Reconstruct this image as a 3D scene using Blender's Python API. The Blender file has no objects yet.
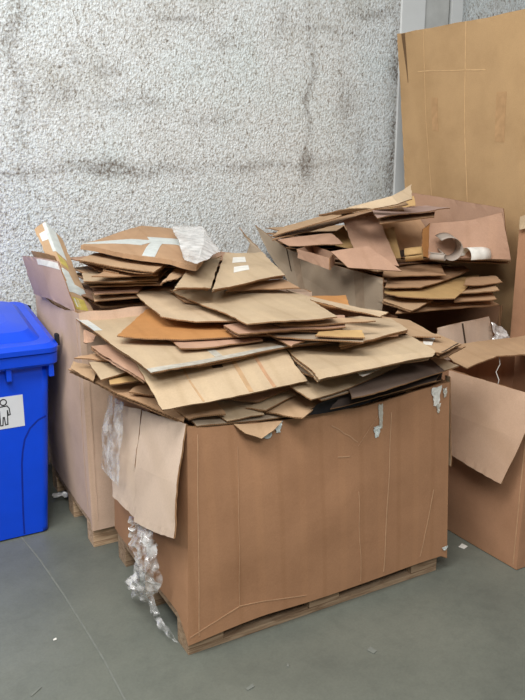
# A corner of a warehouse: cartons and pallets heaped with waste cardboard, a blue wheelie bin.
# World: X runs along the plastered back wall, Y runs towards it, Z is up, metres.
import bpy, bmesh, math, random
from mathutils import Vector, Matrix, noise
random.seed(7)
sc = bpy.context.scene
COL = sc.collection

# ------------------------------------------------------------------ materials
def srgb(r, g, b):
    f = lambda c: (c/255/12.92) if c/255 <= .04045 else ((c/255+.055)/1.055)**2.4
    return (f(r), f(g), f(b), 1)

def base_mat(name, rough=.8, spec=.3):
    m = bpy.data.materials.new(name); m.use_nodes = True
    nt = m.node_tree; b = nt.nodes['Principled BSDF']
    b.inputs['Roughness'].default_value = rough
    b.inputs['Specular IOR Level'].default_value = spec
    return m, nt, b

def node(nt, kind, **inp):
    n = nt.nodes.new(kind)
    for k, v in inp.items():
        n.inputs[k.replace('_', ' ')].default_value = v
    return n

def ramp(nt, src, stops):
    r = nt.nodes.new('ShaderNodeValToRGB')
    e = r.color_ramp.elements
    while len(e) < len(stops): e.new(.5)
    for k, (p, c) in enumerate(stops):
        e[k].position = p; e[k].color = c
    nt.links.new(src, r.inputs['Fac'])
    return r

def mixc(nt, fac, a, b, mode='MIX'):
    n = nt.nodes.new('ShaderNodeMix'); n.data_type = 'RGBA'; n.blend_type = mode
    for sock, v in ((n.inputs[0], fac), (n.inputs[6], a), (n.inputs[7], b)):
        if hasattr(v, 'is_output'): nt.links.new(v, sock)
        else: sock.default_value = v
    return n.outputs[2]

def cardboard(name, rgb, rough=.82):
    m, nt, b = base_mat(name, rough, .25)
    c = srgb(*rgb)
    tc = nt.nodes.new('ShaderNodeTexCoord')
    n1 = node(nt, 'ShaderNodeTexNoise', Scale=4.0, Detail=5.0, Roughness=.6)
    nt.links.new(tc.outputs['Object'], n1.inputs['Vector'])
    r1 = ramp(nt, n1.outputs['Fac'], [(.25, (.84, .82, .80, 1)), (.55, (1, 1, 1, 1)), (.8, (1.07, 1.07, 1.06, 1))])
    n2 = node(nt, 'ShaderNodeTexNoise', Scale=160.0, Detail=3.0)
    nt.links.new(tc.outputs['Object'], n2.inputs['Vector'])
    r2 = ramp(nt, n2.outputs['Fac'], [(.3, (.95, .94, .93, 1)), (.7, (1.03, 1.03, 1.03, 1))])
    col = mixc(nt, 1.0, c, r1.outputs['Color'], 'MULTIPLY')
    col = mixc(nt, 1.0, col, r2.outputs['Color'], 'MULTIPLY')
    info = nt.nodes.new('ShaderNodeObjectInfo')
    r3 = ramp(nt, info.outputs['Random'], [(0, (.93, .92, .91, 1)), (1, (1.04, 1.04, 1.04, 1))])
    col = mixc(nt, 1.0, col, r3.outputs['Color'], 'MULTIPLY')
    wv = node(nt, 'ShaderNodeTexWave', Scale=1.7, Distortion=.25, Detail=1.0)
    mp = nt.nodes.new('ShaderNodeMapping'); mp.inputs['Rotation'].default_value = (.05, .04, .12)
    nt.links.new(tc.outputs['Object'], mp.inputs['Vector']); nt.links.new(mp.outputs[0], wv.inputs['Vector'])
    r4 = ramp(nt, wv.outputs['Fac'], [(0, (.94, .93, .91, 1)), (.06, (1, 1, 1, 1)), (.9, (1, 1, 1, 1)), (.97, (1.04, 1.04, 1.03, 1))])
    col = mixc(nt, 1.0, col, r4.outputs['Color'], 'MULTIPLY')
    nt.links.new(col, b.inputs['Base Color'])
    bp = node(nt, 'ShaderNodeBump', Strength=.12, Distance=.01)
    n3 = node(nt, 'ShaderNodeTexNoise', Scale=14.0, Detail=4.0)
    nt.links.new(tc.outputs['Object'], n3.inputs['Vector'])
    nt.links.new(n3.outputs['Fac'], bp.inputs['Height'])
    nt.links.new(bp.outputs['Normal'], b.inputs['Normal'])
    return m

def edge_mat(name, rgb):
    m, nt, b = base_mat(name, .95, .1)
    tc = nt.nodes.new('ShaderNodeTexCoord')
    w = node(nt, 'ShaderNodeTexWave', Scale=45.0, Distortion=2.0)
    w.bands_direction = 'X'
    nt.links.new(tc.outputs['Object'], w.inputs['Vector'])
    c = srgb(*rgb)
    r = ramp(nt, w.outputs['Fac'], [(.2, tuple(x*.62 for x in c[:3])+(1,)), (.7, c)])
    nt.links.new(r.outputs['Color'], b.inputs['Base Color'])
    return m

def plain(name, rgb, rough=.5, spec=.4, noise_scale=25.0, amount=.12, metal=0):
    m, nt, b = base_mat(name, rough, spec)
    c = srgb(*rgb)
    tc = nt.nodes.new('ShaderNodeTexCoord')
    n = node(nt, 'ShaderNodeTexNoise', Scale=noise_scale, Detail=5.0)
    nt.links.new(tc.outputs['Object'], n.inputs['Vector'])
    lo = tuple(x*(1-amount) for x in c[:3])+(1,); hi = tuple(min(1, x*(1+amount)) for x in c[:3])+(1,)
    r = ramp(nt, n.outputs['Fac'], [(.3, lo), (.7, hi)])
    nt.links.new(r.outputs['Color'], b.inputs['Base Color'])
    b.inputs['Metallic'].default_value = metal
    return m

def film_mat(name, clear=.62, tint=(.9, .89, .87, 1), matt=.72):
    m = bpy.data.materials.new(name); m.use_nodes = True
    nt = m.node_tree; nt.nodes.clear()
    out = nt.nodes.new('ShaderNodeOutputMaterial')
    tr = nt.nodes.new('ShaderNodeBsdfTransparent'); tr.inputs['Color'].default_value = (.96, .96, .96, 1)
    gl = nt.nodes.new('ShaderNodeBsdfGlossy'); gl.inputs['Roughness'].default_value = .16
    df = nt.nodes.new('ShaderNodeBsdfDiffuse'); df.inputs['Color'].default_value = tint
    m1 = nt.nodes.new('ShaderNodeMixShader'); m1.inputs[0].default_value = matt
    nt.links.new(gl.outputs[0], m1.inputs[1]); nt.links.new(df.outputs[0], m1.inputs[2])
    tc = nt.nodes.new('ShaderNodeTexCoord')
    n = node(nt, 'ShaderNodeTexNoise', Scale=22.0, Detail=4.0)
    nt.links.new(tc.outputs['Object'], n.inputs['Vector'])
    r = ramp(nt, n.outputs['Fac'], [(.35, (max(0, 1-clear-.2),)*3+(1,)), (.68, (min(1, 1-clear+.35),)*3+(1,))])
    m2 = nt.nodes.new('ShaderNodeMixShader')
    nt.links.new(r.outputs['Color'], m2.inputs[0])
    nt.links.new(tr.outputs[0], m2.inputs[1]); nt.links.new(m1.outputs[0], m2.inputs[2])
    nt.links.new(m2.outputs[0], out.inputs['Surface'])
    return m

M = {
    'kraft': cardboard('kraft_board', (178, 144, 112)),
    'box': cardboard('carton_board', (168, 126, 94)),
    'light': cardboard('light_board', (188, 167, 138)),
    'beige': cardboard('beige_board', (198, 176, 147)),
    'pink': cardboard('pinkish_board', (180, 145, 122)),
    'rose': cardboard('rosy_grey_board', (178, 152, 142)),
    'orange': cardboard('orange_board', (186, 134, 82)),
    'yellow': cardboard('yellowish_board', (190, 157, 108)),
    'grey': cardboard('greyish_board', (164, 148, 128)),
    'tan': cardboard('tan_board', (184, 154, 122)),
    'dark': cardboard('dark_shade_board', (72, 62, 57)),  # near-black tone paints the shade in gaps of the piles
    'panel': cardboard('large_panel_board', (178, 147, 108)),
    'lbox': cardboard('bleached_carton_board', (212, 184, 162)),
    'pale': cardboard('pale_carton_board', (194, 163, 138)),
    'shaded': cardboard('shadow_grey_board', (112, 96, 86)),  # shadow of the overlapping sheet put into the board colour
    'flap': cardboard('pale_flap_board', (216, 194, 174)),
    'brown': cardboard('brown_carton_board', (176, 134, 104)),
    'edge': edge_mat('corrugated_edge', (150, 114, 82)),
    'tape': plain('white_packing_tape', (206, 212, 208), .35, .5, 30, .12),
    'silver': plain('silvery_clear_tape', (190, 186, 174), .25, .6, 40, .2),
    'paper': plain('white_paper', (222, 220, 212), .8, .2),
    'greypaper': plain('grey_kraft_paper', (170, 158, 146), .85, .2, 12, .1),
    'greyfaint': plain('grey_faded_stripe', (152, 133, 112), .8, .2),
    'slit': plain('dark_tear', (104, 82, 60), .9, .1),
    'ink': plain('dark_print', (74, 60, 48), .8, .2, 60, .3),
    'greyink': plain('grey_print', (128, 126, 122), .8, .2, 90, .35),
    'crease': plain('worn_fold_line', (186, 147, 114), .85, .2),
    'mark': plain('faded_stripe', (184, 152, 116), .85, .2),
    'score': plain('score_line', (193, 160, 119), .85, .2),
    'faint': plain('faint_stripe', (172, 138, 100), .85, .2),
    'yelltape': plain('yellow_tape', (196, 178, 92), .4, .4, 30, .15),
    'film': film_mat('clear_film', .82),
    'matt_film': film_mat('matt_film', .95, matt=.93),
    'haze': film_mat('hazy_film', .46),
    'veil': film_mat('thin_film', .85),
    'black': plain('black_gap_shade', (26, 25, 26), .4, .4, 20, .3),  # paints the black shade of the gap above the carton rim
    'blue': plain('blue_bin_plastic', (4, 70, 216), .30, .4, 8, .05),
    'dark_blue': plain('blue_groove', (10, 40, 150), .5, .3),
    'rubber': plain('black_rubber', (28, 28, 30), .7, .3),
    'sticker': plain('white_sticker', (214, 218, 222), .5, .3, 6, .04),
    'print': plain('black_print', (30, 30, 34), .6, .2),
}

def wood_mat(name='pallet_wood', k=1.0):
    m, nt, b = base_mat(name, .85, .2)
    tc = nt.nodes.new('ShaderNodeTexCoord')
    mp = nt.nodes.new('ShaderNodeMapping'); mp.inputs['Scale'].default_value = (2, 12, 26)
    nt.links.new(tc.outputs['Object'], mp.inputs['Vector'])
    n = node(nt, 'ShaderNodeTexNoise', Scale=3.0, Detail=6.0, Distortion=1.2)
    nt.links.new(mp.outputs[0], n.inputs['Vector'])
    r = ramp(nt, n.outputs['Fac'], [(p, tuple(x*k for x in c[:3])+(1,)) for p, c in ((.3, srgb(150, 120, 92)), (.55, srgb(202, 172, 140)), (.8, srgb(216, 190, 160)))])
    nt.links.new(r.outputs['Color'], b.inputs['Base Color'])
    return m
M['wood'] = wood_mat()
M['shade_wood'] = wood_mat('shade_pallet_wood', .62)  # darker copy of the wood, standing in for shade under the carton

def wall_mat():
    m, nt, b = base_mat('sprayed_plaster', .9, .25)
    geo = nt.nodes.new('ShaderNodeTexCoord')
    # slightly stretched coarse spatter
    mp = nt.nodes.new('ShaderNodeMapping'); mp.inputs['Scale'].default_value = (1.0, 1.0, .8)
    nt.links.new(geo.outputs['Object'], mp.inputs['Vector'])
    n1 = node(nt, 'ShaderNodeTexNoise', Scale=62.0, Detail=5.0, Roughness=.66, Distortion=.5)
    nt.links.new(mp.outputs[0], n1.inputs['Vector'])
    v1 = node(nt, 'ShaderNodeTexVoronoi', Scale=90.0, Randomness=1.0)
    v1.feature = 'F1'
    nt.links.new(mp.outputs[0], v1.inputs['Vector'])
    big = node(nt, 'ShaderNodeTexNoise', Scale=1.6, Detail=6.0, Roughness=.62)
    nt.links.new(geo.outputs['Object'], big.inputs['Vector'])
    c = ramp(nt, n1.outputs['Fac'], [(.30, srgb(122, 116, 108)), (.40, srgb(196, 194, 188)), (.52, srgb(226, 231, 231)), (.8, srgb(238, 243, 244))])
    s = ramp(nt, big.outputs['Fac'], [(.3, srgb(226, 223, 217)), (.48, (1, 1, 1, 1)), (.75, srgb(250, 255, 255))])
    col = mixc(nt, 1.0, c.outputs['Color'], s.outputs['Color'], 'MULTIPLY')
    # grime: stain bands and streaks with shapes of their own, plus a darker right edge
    sep = nt.nodes.new('ShaderNodeSeparateXYZ'); nt.links.new(geo.outputs['Object'], sep.inputs[0])
    def math_(op, a, bb):
        q = nt.nodes.new('ShaderNodeMath'); q.operation = op
        for i, v in enumerate((a, bb)):
            if hasattr(v, 'is_output'): nt.links.new(v, q.inputs[i])
            else: q.inputs[i].default_value = v
        return q.outputs[0]
    wob = node(nt, 'ShaderNodeTexNoise', Scale=3.0, Detail=4.0); nt.links.new(geo.outputs['Object'], wob.inputs['Vector'])
    wv = math_('MULTIPLY', math_('SUBTRACT', wob.outputs['Fac'], .5), .35)
    def blob(x, z, rx, rz, amt):
        dx = math_('DIVIDE', math_('SUBTRACT', math_('ADD', sep.outputs['X'], wv), x), rx)
        dz = math_('DIVIDE', math_('SUBTRACT', math_('ADD', sep.outputs['Z'], math_('MULTIPLY', wv, .5)), z), rz)
        d = math_('ADD', math_('MULTIPLY', dx, dx), math_('MULTIPLY', dz, dz))
        e = math_('POWER', 2.718, math_('MULTIPLY', d, -1.0))
        return math_('MULTIPLY', e, amt)
    tot = None
    for args in STAINS:
        g = blob(*args)
        tot = g if tot is None else math_('ADD', tot, g)
    fine = ramp(nt, n1.outputs['Fac'], [(.35, (1, 1, 1, 1)), (.62, (.25, .25, .25, 1))])
    tot = math_('MULTIPLY', math_('MINIMUM', tot, 1.0), fine.outputs['Color'])
    col = mixc(nt, tot, col, srgb(112, 102, 92))
    nt.links.new(col, b.inputs['Base Color'])
    h = math_('ADD', n1.outputs['Fac'], math_('MULTIPLY', v1.outputs['Distance'], .5))
    bp = node(nt, 'ShaderNodeBump', Strength=.75, Distance=.016)
    nt.links.new(h, bp.inputs['Height']); nt.links.new(bp.outputs['Normal'], b.inputs['Normal'])
    return m
# x, z (from the wall's middle), half-width, half-height, amount
STAINS = [(2.618, -0.833, 0.22, 0.05, 1.0), (2.862, -0.849, 0.35, 0.04, 0.55), (2.327, -0.872, 0.3, 0.03, 0.35), (2.083, -0.867, 0.12, 0.006, 0.8), (2.152, -0.445, 0.04, 0.45, 0.5), (2.179, -0.094, 0.05, 0.15, 0.5), (3.974, -0.845, 0.055, 0.09, 0.95), (3.966, -0.382, 0.03, 0.4, 0.75), (3.688, -0.833, 0.25, 0.03, 0.5), (4.243, -0.824, 0.2, 0.03, 0.35), (3.068, -0.011, 0.17, 0.025, 0.7), (4.498, 0.159, 0.14, 0.03, 0.7), (4.738, -0.445, 0.05, 1.0, 1.1), (4.682, 0.076, 0.06, 0.25, 0.6), (2.598, -0.326, 0.07, 0.05, 0.5), (2.878, -0.463, 0.12, 0.05, 0.5), (2.354, -0.46, 0.08, 0.05, 0.5), (2.42, -0.285, 0.03, 0.06, 0.5), (3.406, -0.092, 0.1, 0.05, 0.35), (3.263, -0.561, 0.14, 0.05, 0.4), (4.271, -0.431, 0.06, 0.2, 0.5), (3.468, -0.859, 0.12, 0.03, 0.5), (2.635, -0.501, 0.12, 0.04, 0.5), (4.137, 0.028, 0.3, 0.02, 0.45), (3.794, 0.056, 0.03, 0.15, 0.4), (4.408, -0.722, 0.05, 0.15, 0.4)]
M['plaster'] = wall_mat()

def floor_mat():
    m, nt, b = base_mat('sealed_concrete', .42, .4)
    tc = nt.nodes.new('ShaderNodeTexCoord')
    n = node(nt, 'ShaderNodeTexNoise', Scale=1.3, Detail=8.0, Roughness=.62); nt.links.new(tc.outputs['Object'], n.inputs['Vector'])
    r = ramp(nt, n.outputs['Fac'], [(.3, srgb(96, 100, 93)), (.5, srgb(108, 112, 103)), (.72, srgb(118, 121, 111))])
    n2 = node(nt, 'ShaderNodeTexNoise', Scale=9.0, Detail=6.0, Roughness=.7); nt.links.new(tc.outputs['Object'], n2.inputs['Vector'])
    r2 = ramp(nt, n2.outputs['Fac'], [(.34, (.9, .9, .9, 1)), (.5, (1, 1, 1, 1)), (.7, (1.05, 1.05, 1.05, 1))])
    n3 = node(nt, 'ShaderNodeTexNoise', Scale=130.0, Detail=2.0); nt.links.new(tc.outputs['Object'], n3.inputs['Vector'])
    r3 = ramp(nt, n3.outputs['Fac'], [(.35, (.95, .95, .95, 1)), (.65, (1.04, 1.04, 1.04, 1))])
    c = mixc(nt, 1.0, r.outputs['Color'], r2.outputs['Color'], 'MULTIPLY')
    c = mixc(nt, 1.0, c, r3.outputs['Color'], 'MULTIPLY')
    nt.links.new(c, b.inputs['Base Color'])
    rr = ramp(nt, n2.outputs['Fac'], [(.3, (.5, .5, .5, 1)), (.7, (.36, .36, .36, 1))]); nt.links.new(rr.outputs['Color'], b.inputs['Roughness'])
    return m
M['floor'] = floor_mat()
M['grey_smooth'] = plain('bare_concrete', (186, 188, 185), .8, .2, 9, .1)
M['smooth'] = plain('painted_concrete', (214, 217, 216), .7, .3, 3, .07)
M['joint'] = plain('joint_filler', (118, 121, 114), .8, .2)

# ------------------------------------------------------------------ building helpers
def link(name, bm, mats, parent=None, origin=None, smooth=False):
    """one mesh object; its origin at `origin` (default: centre of its bounds)"""
    bmesh.ops.recalc_face_normals(bm, faces=bm.faces)
    if origin is None:
        cs = [v.co for v in bm.verts]
        origin = Vector([(min(c[i] for c in cs)+max(c[i] for c in cs))/2 for i in range(3)])
    origin = Vector(origin)
    bmesh.ops.translate(bm, verts=bm.verts, vec=-origin)
    me = bpy.data.meshes.new(name); bm.to_mesh(me); bm.free()
    if smooth:
        for p in me.polygons: p.use_smooth = True
    for m in (mats if isinstance(mats, (list, tuple)) else [mats]): me.materials.append(M[m])
    o = bpy.data.objects.new(name, me); COL.objects.link(o)
    if parent:
        o.parent = parent
        o.location = origin - WORLD[parent.name]
    else:
        o.location = origin
    WORLD[o.name] = origin
    return o
WORLD = {}

def tag(o, label, cat, group=None, kind=None):
    o['label'] = label; o['category'] = cat
    if group: o['group'] = group
    if kind: o['kind'] = kind
    return o

def empty(name, loc, label, cat, group=None):
    o = bpy.data.objects.new(name, None); COL.objects.link(o)
    o.location = loc; o.empty_display_size = .1
    WORLD[o.name] = Vector(loc)
    return tag(o, label, cat, group)

def box_bm(bm, x0, x1, y0, y1, z0, z1, bev=0):
    r = bmesh.ops.create_cube(bm, size=1)
    vs = r['verts']
    bmesh.ops.scale(bm, vec=(x1-x0, y1-y0, z1-z0), verts=vs)
    bmesh.ops.translate(bm, vec=((x0+x1)/2, (y0+y1)/2, (z0+z1)/2), verts=vs)
    if bev:
        es = list({e for v in vs for e in v.link_edges})
        bmesh.ops.bevel(bm, geom=es, offset=bev, segments=2, affect='EDGES', profile=.5)
    return bm

def box(name, dims, mat, parent=None, bev=0):
    return link(name, box_bm(bmesh.new(), *dims, bev=bev), mat, parent)

def slab(points, th, normal_dir=None, edge_slot=1):
    """closed sheet of thickness th from a grid (rows of points) lying on its upper side"""
    bm = bmesh.new(); R = len(points); C = len(points[0])
    nrm = [[None]*C for _ in range(R)]
    for i in range(R):
        for j in range(C):
            a = points[min(i+1, R-1)][j]-points[max(i-1, 0)][j]
            b = points[i][min(j+1, C-1)]-points[i][max(j-1, 0)]
            n = a.cross(b)
            nrm[i][j] = n.normalized() if n.length > 1e-9 else Vector((0, 0, 1))
    mid = nrm[R//2][C//2]
    ref = Vector(normal_dir) if normal_dir else Vector((-.25, -.5, .8))
    sgn = 1 if mid.dot(ref) >= 0 else -1
    top = [[bm.verts.new(points[i][j]) for j in range(C)] for i in range(R)]
    bot = [[bm.verts.new(points[i][j]-nrm[i][j]*th*sgn) for j in range(C)] for i in range(R)]
    for i in range(R-1):
        for j in range(C-1):
            bm.faces.new((top[i][j], top[i+1][j], top[i+1][j+1], top[i][j+1]))
            bm.faces.new((bot[i][j], bot[i][j+1], bot[i+1][j+1], bot[i+1][j]))
    ring = [(0, j) for j in range(C)] + [(i, C-1) for i in range(1, R)] + [(R-1, j) for j in range(C-2, -1, -1)] + [(i, 0) for i in range(R-2, 0, -1)]
    for k in range(len(ring)):
        a, b = ring[k], ring[(k+1) % len(ring)]
        f = bm.faces.new((top[a[0]][a[1]], top[b[0]][b[1]], bot[b[0]][b[1]], bot[a[0]][a[1]]))
        f.material_index = edge_slot
    return bm, [[nrm[i][j]*sgn for j in range(C)] for i in range(R)]

def netfun(net, warp=1.0, seed=0, jag=.0022):
    """surface through a net of corner points: straight between them, slightly warped like real board"""
    net = [[Vector(p) for p in r] for r in net]
    R, C = len(net), len(net[0])
    def f(a, b):                       # a along rows 0..1, b along columns 0..1
        x = min(max(a*(R-1), 0), R-1); y = min(max(b*(C-1), 0), C-1)
        i = min(int(x), R-2); j = min(int(y), C-2); s = x-i; t = y-j
        p = net[i][j]*(1-s)*(1-t)+net[i+1][j]*s*(1-t)+net[i][j+1]*(1-s)*t+net[i+1][j+1]*s*t
        w = noise.noise(Vector((p.x*2.6, p.y*2.6, 3.1)))*.008 + noise.noise(Vector((p.x*6+seed, p.y*6, p.z*6)))*.004 + (.005*((2*a-1)**2*(2*b-1)**2))*math.sin(seed*5+3*a+5*b)
        q = p.copy(); q.z += w*warp
        if jag and (a in (0, 1) or b in (0, 1)):
            q += Vector((random.uniform(-jag, jag), random.uniform(-jag, jag), random.uniform(-jag, jag)*.4))
        return q
    la = sum(max((net[i+1][j]-net[i][j]).length for j in range(C)) for i in range(R-1))
    lb = sum(max((net[i][j+1]-net[i][j]).length for i in range(R)) for j in range(C-1))
    na = max(2, int(math.ceil(la/.035/(R-1))))*(R-1); nb = max(2, int(math.ceil(lb/.035/(C-1))))*(C-1)
    return f, min(na, 60), min(nb, 60)

def grid(f, na, nb, a0=0., a1=1., b0=0., b1=1.):
    return [[f(a0+(a1-a0)*i/na, b0+(b1-b0)*j/nb) for j in range(nb+1)] for i in range(na+1)]

def patch_on(f, r, name, mat, parent, up, th=.0012, off=.0016):
    """tape, label or mark lying on a sheet: r = a0,a1,b0,b1 in the sheet's own measure"""
    a0, a1, b0, b1 = r[:4]; sk = r[4] if len(r) > 4 else 0; tp = r[5] if len(r) > 5 else 0
    def ab(a, b):
        t = (a-a0)/(a1-a0); m = (b0+b1)/2
        return a, m+(b-m)*(1-tp*t)+sk*(a-a0)
    pts = grid(lambda a, b: f(*[min(max(q, .0005), .9995) for q in ab(a, b)]), 10, 10, a0, a1, b0, b1)
    d = Vector(up)
    pts = [[p+d*off for p in row] for row in pts]
    bm, _ = slab(pts, th, normal_dir=up, edge_slot=0)
    return link(name, bm, mat, parent)

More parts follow.
